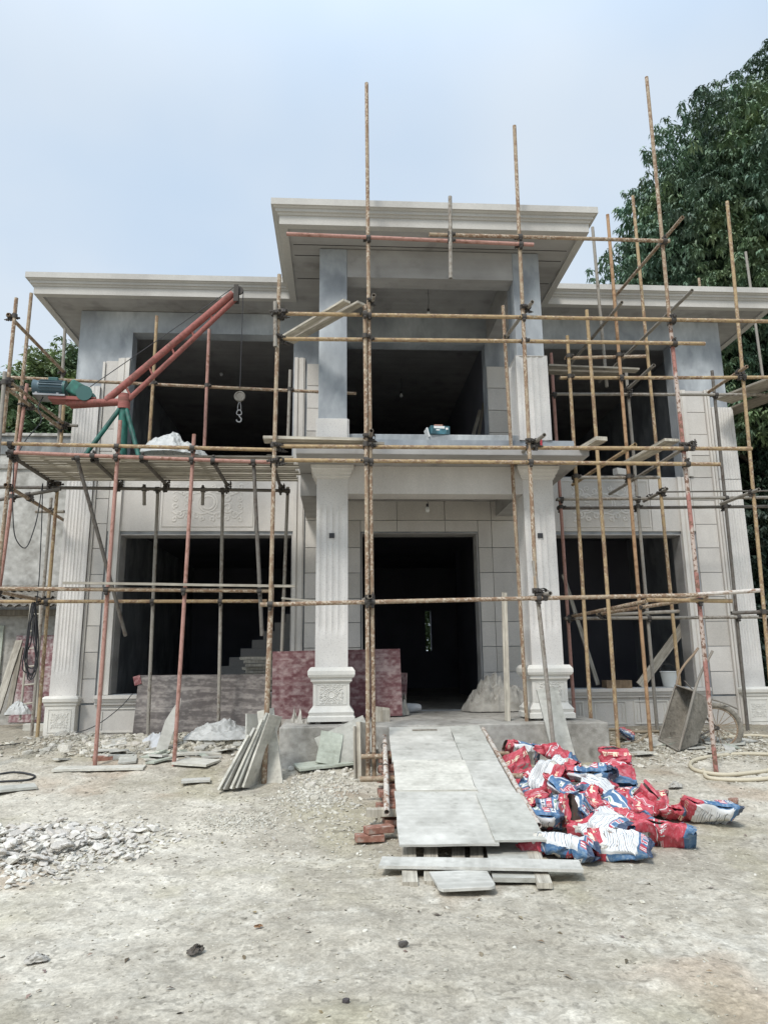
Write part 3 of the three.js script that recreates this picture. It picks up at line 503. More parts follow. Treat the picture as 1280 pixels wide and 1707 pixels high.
  R([3.244,3.851,0.8,6.743,3.891,0.8], 'grey'); R([3.273,3.738,0.68,6.803,3.775,0.68], 'dark'); R([4.603,3.86,1.25,6.458,3.885,1.25], 'dark', .012); R([3.249,2.066,0.8,6.505,2.07,0.8], 'grey'); R([5.17,2.064,1.84,5.851,2.083,1.84], 'dark');
  R([3.593,2.163,2.84,4.629,2.144,2.84], 'ochre');
  // right: tubes running back
  R([4.607,7.34,2.72,4.484,7.34,0.3], 'tan'); R([3.856,6.302,2.28,3.796,6.302,-0.4], 'grey'); R([4.623,6.248,2.73,4.512,6.248,-0.4], 'grey'); R([4.503,5.636,1.7,4.488,5.636,0.725], 'grey'); R([5.641,5.461,2.1,5.597,5.461,1.129], 'tan');
  R([3.659,4.105,2.75,3.538,4.105,0.68], 'ochre'); R([4.325,4.086,2.88,4.319,4.086,0.15], 'grey'); R([4.669,3.869,1.4,4.671,3.869,0.6], 'grey'); R([5.628,3.705,2.05,5.587,3.705,1.152], 'grey');
  R([3.764,2.18,2.45,3.336,2.089,0.7], 'tan'); R([4.397,2.205,2.72,3.662,2.111,1], 'tan'); R([4.634,2.114,1.5,3.755,2.096,1.1], 'grey');
}
// couplers wherever two tubes touch
const couplerGeo = (() => {
  const L = [];
  const band = (ry) => { const o = []; const s = new THREE.CylinderGeometry(.031, .031, .052, 14, 1, true), s2 = new THREE.CylinderGeometry(.027, .027, .052, 14, 1, true), r1 = new THREE.RingGeometry(.027, .031, 14), r2 = r1.clone(); r1.rotateX(-Math.PI / 2); r1.translate(0, .026, 0); r2.rotateX(Math.PI / 2); r2.translate(0, -.026, 0); o.push(s, s2, r1, r2);
    const lug = new THREE.BoxGeometry(.034, .03, .012); lug.translate(.042, 0, .012); const lug2 = lug.clone(); lug2.translate(0, 0, -.024); o.push(lug, lug2);
    const bolt = new THREE.CylinderGeometry(.0065, .0065, .085, 8); bolt.rotateX(Math.PI / 2); bolt.translate(.046, 0, .014); const nut = new THREE.CylinderGeometry(.014, .014, .014, 6); nut.rotateX(Math.PI / 2); nut.translate(.046, 0, .03); const hd = nut.clone(); hd.translate(0, 0, -.062); o.push(bolt, nut, hd);
    const g = merge(o); return g; };
  const a = band(); L.push(a);                                        // holds the tube along y
  const b = band(); b.rotateZ(Math.PI / 2); b.rotateX(0); b.translate(0, 0, .054); L.push(b);   // holds the tube along x, in front
  const pl = new THREE.CylinderGeometry(.02, .02, .012, 12); pl.rotateX(Math.PI / 2); pl.translate(0, 0, .027); L.push(pl);
  return uvm(merge(L));
})();
{
  const closest = (p, q) => {
    const d1 = p.b.clone().sub(p.a), d2 = q.b.clone().sub(q.a), r = p.a.clone().sub(q.a), a = d1.dot(d1), e = d2.dot(d2), f = d2.dot(r), c = d1.dot(r), b = d1.dot(d2), den = a * e - b * b;
    if (den < 1e-6 * a * e) return null; const s = clamp((b * f - c * e) / den), t = clamp((b * s + f) / e);
    return [p.a.clone().addScaledVector(d1, s), q.a.clone().addScaledVector(d2, t)];
  };
  let n = 0;
  for (let i = 0; i < POLES.length; i++) for (let j = i + 1; j < POLES.length; j++) {
    const p = POLES[i], q = POLES[j], u = p.b.clone().sub(p.a).normalize(), w = q.b.clone().sub(q.a).normalize(); if (Math.abs(u.dot(w)) > .9) continue;
    const c = closest(p, q); if (!c) continue; const d = c[1].clone().sub(c[0]), l = d.length(); if (l > .10) continue;
    const m = part(p.parent, 'coupler', couplerGeo, M.iron); n++;
    let z = l > .012 ? d.clone().normalize() : u.clone().cross(w).normalize(); z.sub(u.clone().multiplyScalar(z.dot(u))).normalize();
    const x = u.clone().cross(z); if (x.dot(w) < 0 && rnd() < 1) { /* either way round holds */ }
    m.quaternion.setFromRotationMatrix(new THREE.Matrix4().makeBasis(x, u, z)); m.position.copy(c[0]); m.scale.set(1.12, 1.12, Math.max(.7, l / .054));
  }
  console.log('couplers', n);
}
// the working deck: slats laid on the cross tubes
const deck = thing('scaffold_deck', 'long deck of narrow slats laid on the left scaffolding, seen from below', 'deck');
{
  const y = 4.135, x0 = -4.25, x1 = -.62, n = 11;
  for (let i = 0; i < n; i++) { const z = lerp(.76, 1.96, i / (n - 1)); const a = V3(x0 + rr(-.05, .03), y + rr(-.004, .006), z + rr(-.01, .01)), b = V3(x1 + rr(-.04, .06), y + rr(-.004, .006), z + rr(-.01, .01)); part(deck, 'slat', plankBetween(a, b, .092 + rr(-.006, .004), .022, V3(0, 1, 0), .003), i % 3 ? M.wood : M.woodPale); }
  for (const x of [-3.9, -2.9, -1.9, -.95]) part(deck, 'batten', plankBetween(V3(x, y + .022, .72), V3(x, y + .022, 2.0), .06, .018), M.woodDark);
}
const planks = (label, list, mat, w, d, group) => { const t = thing('plank', label, 'plank', [0, 0, 0], group); for (const [a, b] of list) part(t, 'board', plankBetween(V3(...a), V3(...b), w, d, V3(0, 1, 0), .004), mat); return t; };
function plank(label, a, b, w, d, mat, up = V3(0, 1, 0)) { return solo('plank', label, 'plank', plankBetween(V3(...a), V3(...b), w, d, up, .006), mat); }
{
  const t1 = [0.163,5.767,3.06,-0.789,5.767,1.917], u = t1.slice(0, 3), v = t1.slice(3);
  plank('weathered board laid slanting over the high tubes, left of the porch, upper of a pair', [u[0] - .10, u[1] + .045, u[2]], [v[0] - .08, v[1] + .045, v[2]], .11, .03, M.woodPale);
  plank('weathered board laid slanting over the high tubes, left of the porch, lower of a pair', [u[0] + .07, u[1] + .04, u[2] - .02], [v[0] + .09, v[1] + .04, v[2]], .11, .03, M.wood);
  plank('long pale plank lying along the balcony tubes at the left porch column', [-0.935,4.119,2.78], [0.355,4.107,2.78], .2, .035, M.woodPale);
  plank('second plank under the pale one on the balcony tubes, reaching further right', [-0.86,4.097,2.66], [0.523,4.093,2.66], .2, .03, M.wood);
  const t2 = [3.183,4.116,2.9,2.996,4.116,1.726]; plank('thick plank slanting back over the balcony tubes just right of the porch', [t2[0], t2[1] + .02, t2[2]], [t2[3], t2[4] + .02, t2[5]], .15, .05, M.woodPale);
  const t3 = [4.141,4.149,2.75,4.024,4.149,1.632]; plank('broad plank slanting back over the balcony tubes beside the pink and white upright', [t3[0], t3[1] + .02, t3[2]], [t3[3], t3[4] + .02, t3[5]], .2, .035, M.woodPale);
  plank('upper of two boards lying on tubes before the right upper window', [3.065,5.769,1.3], [4.438,5.723,1.3], .14, .028, M.wood);
  plank('lower of two boards lying on tubes before the right upper window', [3.028,5.64,1.4], [4.096,5.627,1.4], .14, .028, M.woodDark);
  plank('thin batten tied along the rail before the left lower window', [-3.416,2.47,2.1], [-0.578,2.421,2.1], .03, .03, M.wood);
  plank('short stick resting on the rail beside the left porch column', [-0.698,2.228,2.6], [-0.296,2.184,2.6], .05, .02, M.woodPale);
  plank('pale batten lying on the long front rail at the right porch column', [2.144,2.192,2.84], [3.3,2.214,2.84], .07, .02, M.woodPale);
  plank('narrow walkway board at the right edge of the picture beyond the house corner', [6.308,5.649,0.3], [6.722,5.662,1.2], .42, .03, M.wood);
  plank('lower walkway board at the right edge under the tubes', [6.667,5.638,-0.3], [6.897,5.558,0.9], .35, .03, M.woodDark);
}

// ------------------------------------------------------------------ the hoist on the deck
{
  const B = [-3.06, 4.16, 1.4];
  const t = thing('hoist_crane', 'small red-armed winch crane with green tripod foot and electric motor on the deck', 'crane', B);
  M.hookSteel = std({ color: new THREE.Color(.22, .22, .22), roughness: .6, metalness: .4 });
  M.steelDull = std({ map: rep(T.rough, .3), color: new THREE.Color(.34, .33, .31), roughness: .8 });
  const P = (x, y, z) => V3(x - B[0], y - B[1], z - B[2]);
  const col = MT.red, top = P(-3.06, 5.12, 1.4);
  part(t, 'mast', uvm(rod(P(-3.04, 4.16, 1.4), P(-3.055, 5.0, 1.4), .075, 20, .062)), M.green);
  for (const [x, z] of [[-3.50, 1.62], [-2.72, 1.62], [-3.22, 1.0], [-2.85, 1.0]]) part(t, 'leg', uvm(rod(P(x, 4.17, z), P(-3.05 + (x + 3.05) * .12, 4.98, 1.4 + (z - 1.4) * .12), .032, 14)), M.green);
  part(t, 'foot_plate', bx(-.62, .5, 0, .02, -.45, .32), M.greenDark);
  part(t, 'swivel', [uvm(rod(P(-3.055, 4.99, 1.4), P(-3.055, 5.19, 1.4), .082, 20)), uvm(rod(P(-3.055, 5.19, 1.4), P(-3.055, 5.215, 1.4), .06, 20))], MT.red);
  const tip = P(-1.53, 6.82, 1.4), tubes = (n, a, b, r) => part(t, n, rod(a, b, r, 16), col);
  tubes('boom', P(-3.30, 5.12, 1.4), P(-1.60, 6.80, 1.4), .05); tubes('boom', P(-2.99, 5.14, 1.4), P(-1.55, 6.72, 1.4), .036); tubes('tail_beam', P(-3.85, 5.09, 1.36), P(-3.05, 5.10, 1.4), .048); tubes('tail_beam', P(-3.85, 5.09, 1.2), P(-3.05, 5.10, 1.34), .03);
  const A0 = P(-3.30, 5.12, 1.4), A1 = P(-1.60, 6.80, 1.4), B0 = P(-2.99, 5.14, 1.4), B1 = P(-1.55, 6.72, 1.4);
  for (const [s, u] of [[.14, .02], [.32, .22], [.50, .42], [.66, .60], [.82, .77]]) part(t, 'brace', rod(A0.clone().lerp(A1, s), B0.clone().lerp(B1, u), .017, 10), col);
  part(t, 'head', [bx(tip.x - .05, tip.x + .02, tip.y - .16, tip.y + .1, -.05, -.036), bx(tip.x - .05, tip.x + .02, tip.y - .16, tip.y + .1, .036, .05)], M.iron);
  const pul = new THREE.CylinderGeometry(.065, .065, .03, 20); pul.rotateX(Math.PI / 2); pul.translate(tip.x + .02, tip.y + .03, 0); part(t, 'pulley', uvm(pul), M.iron);
  // motor, gearbox, drum on the tail
  const mo = sub(t, 'winch'); mo.position.copy(P(-4.08, 5.30, 1.36)); mo.rotation.y = .1;
  const mg = new THREE.CylinderGeometry(.105, .105, .34, 24); mg.rotateZ(Math.PI / 2); const fins = []; for (let i = 0; i < 18; i++) { const f = new THREE.BoxGeometry(.30, .022, .008); f.translate(0, .112, 0); f.rotateX(i / 18 * Math.PI * 2); fins.push(f); }
  const cap = new THREE.CylinderGeometry(.118, .10, .07, 24); cap.rotateZ(Math.PI / 2); cap.translate(-.2, 0, 0); const bell = new THREE.CylinderGeometry(.118, .118, .03, 24); bell.rotateZ(Math.PI / 2); bell.translate(.18, 0, 0);
  part(mo, 'motor', [mg, ...fins].map((q) => uvm(q)), M.motor); part(mo, 'fan_cover', uvm(cap), M.motor); part(mo, 'flange', uvm(bell), M.greenDark);
  const tb = new RoundedBoxGeometry(.13, .06, .1, 2, .01); tb.translate(.02, .125, 0); part(mo, 'terminal_box', uvm(tb), M.greenDark);
  const gb = new RoundedBoxGeometry(.26, .2, .22, 3, .03); gb.rotateZ(-.5); gb.translate(.36, -.02, 0); part(mo, 'gearbox', uvm(gb), M.green);
  const dr = new THREE.CylinderGeometry(.075, .075, .24, 20); dr.rotateX(Math.PI / 2); dr.translate(.47, -.09, 0); const d1 = new THREE.CylinderGeometry(.11, .11, .015, 20); d1.rotateX(Math.PI / 2); d1.translate(.47, -.09, .12); const d2 = d1.clone(); d2.translate(0, 0, -.24); part(mo, 'drum', [uvm(dr), uvm(d1), uvm(d2)], M.greenDark);
  part(mo, 'base_plate', [bx(-.2, .22, -.15, -.125, -.14, .14), bx(-.18, -.15, -.125, -.1, -.12, .12), bx(.1, .13, -.125, -.1, -.12, .12)], M.steel);
  part(mo, 'bracket', [bx(.0, .5, -.19, -.152, -.12, .12), bx(.22, .62, -.152, -.135, -.1, .1)], MT.red);
  part(t, 'cable', [cable([[P(-3.62, 5.25, 1.4)], [tip.clone().add(V3(-.02, .11, 0))]].map(([v]) => [v.x, v.y, v.z]), .006, 4, 5), cable([[tip.x + .082, tip.y + .03, 0], [tip.x + .082, tip.y - .7, 0], [tip.x + .082, tip.y - 1.5, 0]], .006, 4, 5)], M.cord);
  part(t, 'power_lead', cable([[-1.1, 1.02, 0], [-1.12, .8, .1], [-1.05, .62, .12], [-1.2, .3, .2], [-1.25, .05, .3]], .008, 30, 6), M.cord);
  // hook block hanging from the cable
  const hk = sub(t, 'hook_block'); hk.position.set(tip.x + .082, tip.y - 1.62, 0); hk.scale.setScalar(.85);
  const wh = new THREE.TorusGeometry(.078, .018, 8, 24), hub = new THREE.CylinderGeometry(.07, .07, .02, 20); hub.rotateX(Math.PI / 2); part(hk, 'sheave', [uvm(wh), uvm(hub)], M.steelDull);
  part(hk, 'link', [cable([[0, -.08, 0], [-.022, -.16, 0], [-.022, -.24, 0], [.022, -.24, 0], [.022, -.16, 0]], .006, 30, 6, true), cable([[0, -.24, 0], [-.035, -.27, 0], [-.035, -.32, 0], [.035, -.32, 0], [.035, -.27, 0]], .009, 30, 6, true)], M.hookSteel);
  part(hk, 'hook', cable([[0, -.32, 0], [.01, -.36, 0], [.04, -.40, 0], [.02, -.45, 0], [-.03, -.44, 0], [-.04, -.41, 0]], .012, 24, 8), M.hookSteel);
}
// ------------------------------------------------------------------ crumpled sheets and sacks
function heap(w, d, h, seed, n = 46, sharp = 1) {            // an irregular crumpled sheet lying over something, as a polar grid
  const s = seed * 7.3;
  return gridSurface(n * 2, n, (u, v) => {
    const a = u * Math.PI * 2, ca = Math.cos(a), sa = Math.sin(a), R = .80 + .10 * Math.sin(a * 2 + s) + .34 * (fbm(ca * 1.6 + s + 9, sa * 1.6 + s + 9, 256, 3, seed) - .45) + .05 * (vn(ca * 6 + s + 9, sa * 6 + s + 9, 256, seed) - .5);
    const q = v * R, px = q * ca * .5 + .5, py = q * sa * .5 + .5, k = Math.pow(clamp(1 - v), .62);
    const r1 = 1 - Math.abs(2 * fbm(px * 3 + s, py * 3 + s, 256, 3, seed) - 1), r2 = 1 - Math.abs(2 * fbm(px * 8 + s, py * 6 + s, 256, 3, seed + 3) - 1), r3 = 1 - Math.abs(2 * fbm(px * 20 + s, py * 15 + s, 256, 2, seed + 7) - 1);
    const y = h * k * (.30 + .80 * r1 * r1) + sharp * h * (.16 * (r2 - .6) + .05 * (r3 - .6)) * Math.min(1, k * 3) + .004 + .014 * r3;
    return [(px - .5) * w + (r2 - .5) * .03, Math.max(.003 + .012 * r3, y), (py - .5) * d + (r1 - .5) * .04];
  });
}
M.film = new THREE.MeshPhysicalMaterial({ color: new THREE.Color(.62, .62, .59), roughness: .35, transmission: .3, thickness: 0, side: THREE.DoubleSide, bumpMap: rep(T.fine, .3), bumpScale: .003 });
M.sack = std({ color: new THREE.Color(.55, .555, .56), roughness: .7, bumpMap: rep(T.fine, .12), bumpScale: .002, side: THREE.DoubleSide });
M.tarp = std({ map: rep(T.rough, 1.2), color: new THREE.Color(1.02, 1.01, .99), roughness: .75, side: THREE.DoubleSide });
const place = (o, p, ry = 0) => { o.position.set(...p); o.rotation.y = ry; return o; };
place(solo('plastic_sheet', 'crumpled clear plastic sheet heaped on the deck beside the crane foot', 'plastic sheet', heap(1.1, .7, .30, 3, 60, 2.2), M.film), [-2.35, 4.30, 1.35]);
place(solo('plastic_sheet', 'torn clear plastic sheet lying on the earth before the grey leaning board', 'plastic sheet', heap(1.5, .8, .22, 5, 70, 2.6), M.film), [-1.597,0.479,0.87], .2);
place(solo('tarpaulin', 'dusty grey tarpaulin thrown over things on the porch floor, right of the doorway', 'tarpaulin', heap(1.05, .75, .50, 8, 70, 2.4), M.tarp), [2.278,0.74,0.319]);
place(solo('white_sack', 'flattened white woven sack lying behind the pointed grey board at the left', 'sack', heap(.5, .5, .22, 12, 34), M.sack), [-2.469,0.386,1.029]);
place(solo('white_sack', 'small white bundle against the shed wall at the left edge', 'sack', heap(.42, .34, .2, 14, 34), M.film), [-5.145,0.702,-1]);
place(solo('plastic_sheet', 'crumpled dusty plastic scrap at the left foot of the porch plinth', 'plastic sheet', heap(.34, .6, .5, 17, 34, 2), M.tarp), [-0.558,0.44,1.7], .5);
{
  const g = gridSurface(40, 18, (u, v) => { const a = v * Math.PI * 2, r = .085 * (1 + .14 * (fbm(u * 6, v * 4, 4, 3, 7) - .5)) * Math.pow(Math.sin(Math.PI * clamp(u * .96 + .02)), .18); return [(u - .5) * .62, Math.sin(a) * r * .85 + .07, Math.cos(a) * r]; });
  const o = solo('roll', 'white rolled-up sheet lying on the floor just inside the doorway', 'roll', g, M.sack); place(o, [1.188,0.74,-1.696], .15); o.position.z = .35; o.position.x = .86;
}
// ------------------------------------------------------------------ formwork boards leaning on the house
function leaning(name, label, w, h, d, base, lean, yaw, roll, mat, cat = 'board') { const o = solo(name, label, cat, roughBoard(w, h, d, .004, 8, 6, .003).translate(0, h / 2, 0), mat); o.rotation.set(-lean, yaw, roll, 'YXZ'); o.position.set(...base); return o; }
leaning('formwork_board', 'large dusty grey formwork board leaning under the left lower window', 1.84, .93, .018, [-2.02, .40, .42], .17, .0, -.005, M.greyPly);
leaning('formwork_board', 'large dark red formwork board leaning behind the left porch column', 1.76, .90, .018, [-.05, .75, 1.12], .13, 0, .012, M.redPly);
leaning('formwork_board', 'smaller red board edge showing behind the large red one at the doorway', .36, .58, .018, [.74, .745, .72], .15, -.5, 0, M.redPly);
solo('sack', 'bulging pale cement sack peeping out right of the red board', 'sack', heap(.3, .35, .42, 21, 30).translate(.80, .74, .85), M.tarp);
leaning('rag', 'folded pink rag hung on the left top corner of the grey board', .10, .13, .03, [-2.93, 1.19, .30], .2, 0, .3, std({ map: rep(T.redPly, .5), color: new THREE.Color(1.3, 1.0, .98) }), 'rag');
// pointed grey board standing by the upright
{
  const s = new THREE.Shape([[-.07, 0], [.07, 0], [.085, .50], [.05, .72], [.0, .60], [-.06, .40]].map((p) => new THREE.Vector2(...p)));
  const g = uvm(new THREE.ExtrudeGeometry(s, { depth: .018, bevelEnabled: true, bevelSize: .002, bevelThickness: .002, bevelSegments: 1 })); const o = solo('board', 'broken pointed grey board standing against the second upright from the left', 'board', g, M.dusty);
  o.position.set(-2.299,0.362,1.395); o.rotation.set(-.2, .25, -.25, 'YXZ');
}
// stack of pale boards leaning on the thick upright left of the porch
{
  const foot = [-1.216,0.18,3.024], t = thing('board_stack', 'stack of five pale stone boards leaning to the right on the thick upright', 'board stack', [foot[0], foot[1] - .01, foot[2]]);
  for (let i = 0; i < 5; i++) { const h = [.60, .66, .74, .80, .76][i] + rr(-.01, .02), m = part(t, i ? `stone_board_${String(i).padStart(3, '0')}` : 'stone_board', roughBoard(.40, h, .024, .003, 4, 6, .004).translate(0, h / 2, 0), [M.dustyWhite, M.dusty, M.dustyWhite, M.dustyB, M.dustyWhite][i]); const hv = V3(.47 - i * .045, .87, -.06).normalize(), wv = V3(.34 + rr(-.04, .04), 0, -.94); wv.addScaledVector(hv, -wv.dot(hv)).normalize(); m.quaternion.setFromRotationMatrix(new THREE.Matrix4().makeBasis(wv, hv, wv.clone().cross(hv))); m.position.set(i * .062, i * .004, -.02 * i); }
  leaning('stone_board', 'single pale stone board leaning to the left on the thick upright', .20, .80, .022, [-0.713,0.196,2.889], .12, -.35, .22, M.dustyWhite);
  leaning('stone_board', 'dark-edged stone board leaning close behind the stack of five at the thick upright', .26, .72, .022, [-0.944,0.208,2.783], .15, .9, -.12, M.dustyB);
}
// boards on the left side of the ramp
leaning('stone_board', 'two-ply pale board standing on edge against the twin uprights', .16, .62, .05, [0.235,0.203,2.822], .10, 1.1, -.16, M.woodPale);
leaning('stone_board', 'thin board standing just left of the two-ply board at the twin uprights', .14, .58, .022, [0.181,0.199,2.865], .10, 1.1, -.18, M.wood);
leaning('wood_board', 'light wooden board with a cut corner standing at the top left of the ramp', .18, .60, .025, [0.475,0.32,1.8], .12, .35, -.14, M.woodPale);
leaning('wood_board', 'narrow wooden board standing behind the cut-corner board at the top of the ramp', .10, .52, .025, [0.564,0.359,1.808], .12, .3, -.05, M.wood);
leaning('wood_board', 'grey plank leaning on the plinth under the right porch column', .26, .80, .03, [2.579,0.379,2.56], .26, .05, .12, M.dustyB);
leaning('wood_board', 'narrow pale plank leaning on the wall behind the tarpaulin', .07, 1.62, .022, [2.072,0.74,1.971], .10, 0, -.04, M.woodPale);
{
  const slab = (label, px, w, h, ry, mat, ti = 0, tz = 0, d = .025) => { const g = roughBoard(w, h, d, .004, 6, 5, .008); g.rotateX(-Math.PI / 2); const o = solo('stone_slab', label, 'slab', g, mat); o.position.set(px[0], px[1] + d / 2 + .012, px[2]); o.rotation.set(ti, ry, tz, 'YXZ'); return o; };
  slab('long narrow pale slab lying flat on the dirt at the left', [-2.799,0.279,2.165], 1.02, .2, .02, M.dustyWhite, .04);
  slab('ribbed pale slab lying tilted in front of the plastic sheet', [-1.727,0.3,1.98], .46, .34, -.35, M.dustyWhite, .05, -.03);
  slab('narrow pale slab lying just behind the ribbed one', [-1.787,0.348,1.532], .56, .14, .1, M.dustyWhite, .03);
  slab('small pale slab lying alone before the ribbed one', [-1.576,0.211,2.759], .3, .17, .2, M.dusty);
  slab('greenish pale slab lying on the rubble left of the ramp', [-0.187,0.315,2.459], .66, .3, .28, M.dustyGreen, .08, .05);
  slab('grey slab cut off by the left edge of the picture', [-3.486,0.194,2.902], .5, .3, .5, M.dustyB);
  slab('flat broken plate by the foot of the leftmost front upright', [-3.282,0.389,1.108], .42, .24, .1, M.dustyWhite, .05);
  slab('second broken plate right beside the leftmost front upright', [-2.926,0.393,1.066], .4, .16, .22, M.dusty, .06);
  leaning('stone_slab', 'short greenish slab leaning on the plinth left of the ramp', .26, .36, .03, [-0.159,0.345,2.52], .34, .1, -.2, M.dustyGreen, 'slab');
  leaning('stone_slab', 'dark grey slab leaning on the plinth between short slab and ramp', .62, .42, .03, [0.15,0.369,2.45], .26, .05, .42, M.dustyB, 'slab');
  const wb = roughBoard(.30, .14, .16, .004, 3, 3, .01); const o = solo('block', 'white plaster block beside the left pilaster pedestal', 'block', wb, M.dustyWhite); o.position.set(-4.737,0.52,-0.672); o.rotation.y = .15;
}
// ------------------------------------------------------------------ the ramp
{
  const TL = V3(.57, .71, 2.30), TR = V3(1.64, .71, 2.30), BL = V3(.44, .135, 5.34), BR = V3(1.53, .135, 5.34);
  const t = thing('ramp', 'long ramp of cement-dusted boards leading up to the porch', 'ramp', [1.04, 0, 3.8]);
  const at = (u, v) => TL.clone().lerp(TR, u).lerp(BL.clone().lerp(BR, u), v);
  const up = at(1, 0).sub(at(0, 0)).cross(at(0, 1).sub(at(0, 0))).normalize(); if (up.y < 0) up.negate();
  const bd = (u0, u1, v0, v1, d, lift, mat, k) => {
    const c = at((u0 + u1) / 2, (v0 + v1) / 2), w = at(u0, .5).distanceTo(at(u1, .5)), l = at(.5, v0).distanceTo(at(.5, v1)), g = roughBoard(w, l, d, .005, 8, 10, .006);
    const y = at((u0 + u1) / 2, v0).sub(at((u0 + u1) / 2, v1)).normalize(), x = y.clone().cross(up).normalize();
    g.applyMatrix4(new THREE.Matrix4().makeBasis(x, y, up).setPosition(c.clone().addScaledVector(up, lift).sub(t.position))); part(t, k ? `deck_board_${String(k).padStart(3, '0')}` : 'deck_board', g, mat);
  };
  bd(.0, .665, .0, .40, .018, .0, M.dusty, 0); bd(.01, .68, .395, .66, .018, .012, M.dustyWhite, 1); bd(-.005, .69, .655, 1.0, .018, -.002, M.dusty, 2);
  bd(.67, 1.0, -.01, .40, .016, .008, M.dustyB, 3); bd(.685, 1.0, .402, .69, .016, .007, M.dusty, 4); bd(.66, 1.02, .692, 1.0, .016, .014, M.dustyB, 5);
  bd(.25, .52, .045, .055, .008, .016, M.woodDark, 6);
  const railGeo = (a, b, r) => { const g = tubeGeo(a.distanceTo(b), r); g.applyQuaternion(new THREE.Quaternion().setFromUnitVectors(V3(0, 1, 0), b.clone().sub(a).normalize())); g.translate(a.x, a.y, a.z); return g; };
  const off = (u, v, l) => at(u, v).addScaledVector(up, l).sub(t.position);
  part(t, 'side_tube', railGeo(off(-.055, .08, -.02), off(-.075, .78, -.02), .026), MT.white); part(t, 'side_tube', railGeo(off(1.05, .0, -.03), off(1.05, .88, -.03), .026), MT.white);
  for (const v of [.24, .46]) part(t, 'cross_tube', railGeo(off(-.30, v, -.09), off(1.2, v, -.09), .026), MT.tan);
  for (const v of [.2, .42]) { const tie = new THREE.TorusGeometry(.032, .004, 6, 18); const p = off(-.065, v, -.02); tie.rotateY(.1); tie.translate(p.x, p.y, p.z); part(t, 'wire_tie', uvm(tie), M.iron); }
  for (const u of [.1, .5, .9]) { const a = off(u, .02, -.05), b = off(u, .9, -.05); part(t, 'bearer', plankBetween(a, b, .06, .07), M.woodDark); }
  // brick piers carrying the ramp on its left side and middle
  const bg = [0, 1, 2].map(() => { const g = new RoundedBoxGeometry(.24, .053, .115, 2, .006); const p = g.attributes.position, s = rr(0, 50); for (let i = 0; i < p.count; i++) p.setY(i, p.getY(i) + (vn(p.getX(i) * 20 + s, p.getZ(i) * 20) - .5) * .006); return uvm(g, rr(0, 1), rr(0, 1)); });
  let k = 0; const brickAt = (x, y, z, ry, par = t) => { const m = part(par, k ? `brick_${String(k).padStart(3, '0')}` : 'brick', bg[k % 3], M.brick); k++; m.position.set(x, y, z); if (par === t) m.position.sub(t.position); m.rotation.set(rr(-.03, .03), ry, rr(-.03, .03)); return m; };
  for (const [v, n] of [[.16, 6], [.3, 5], [.42, 4], [.56, 3], [.64, 3]]) for (const u of [-.03, .5, 1.0]) { const p = at(u, v), gy = groundH(p.x, p.z); const n2 = Math.floor((p.y - .07 - gy) / .058); for (let i = 0; i < n2; i++) brickAt(p.x + rr(-.02, .02), gy + .026 + i * .058, p.z + rr(-.02, .02), i % 2 ? rr(-.1, .1) : 1.57 + rr(-.1, .1)); }
  // loose wood and bricks at the foot
  const g1 = [0.269,0.027,4.701]; const loose = (label, p, ry, rx = 0) => { const o = solo('brick', label, 'brick', bg[0], M.brick); o.position.set(...p); o.rotation.set(rx, ry, 0, 'YXZ'); return o; };
  loose('dusty brick lying flat left of the ramp, lower of two', [g1[0] - .03, g1[1] + .03, g1[2]], .1); loose('reddish brick set on another brick left of the ramp', [g1[0] + .05, g1[1] + .086, g1[2] - .03], .35);
  const wp = [0.327,0.181,4.345]; const w = solo('wood_block', 'sawn timber piece resting on bricks left of the ramp foot', 'timber', roughBoard(.3, .06, .1, .003, 4, 2, .003), M.woodPale); w.position.set(wp[0] + .05, wp[1] + .0, wp[2]);
  loose('red-brown brick lying on the dirt left of the grey one, far left of the picture', [-2.911,0.358,1.72], .3); const gbk = loose('grey cement-coated brick beside the red-brown one at the far left', [-2.671,0.363,1.679], .05); gbk.material = M.dustyB;
  loose('brick under the front of the porch plinth, half buried beside the pedestal', [-0.617,0.77,-1.176], .4);
}
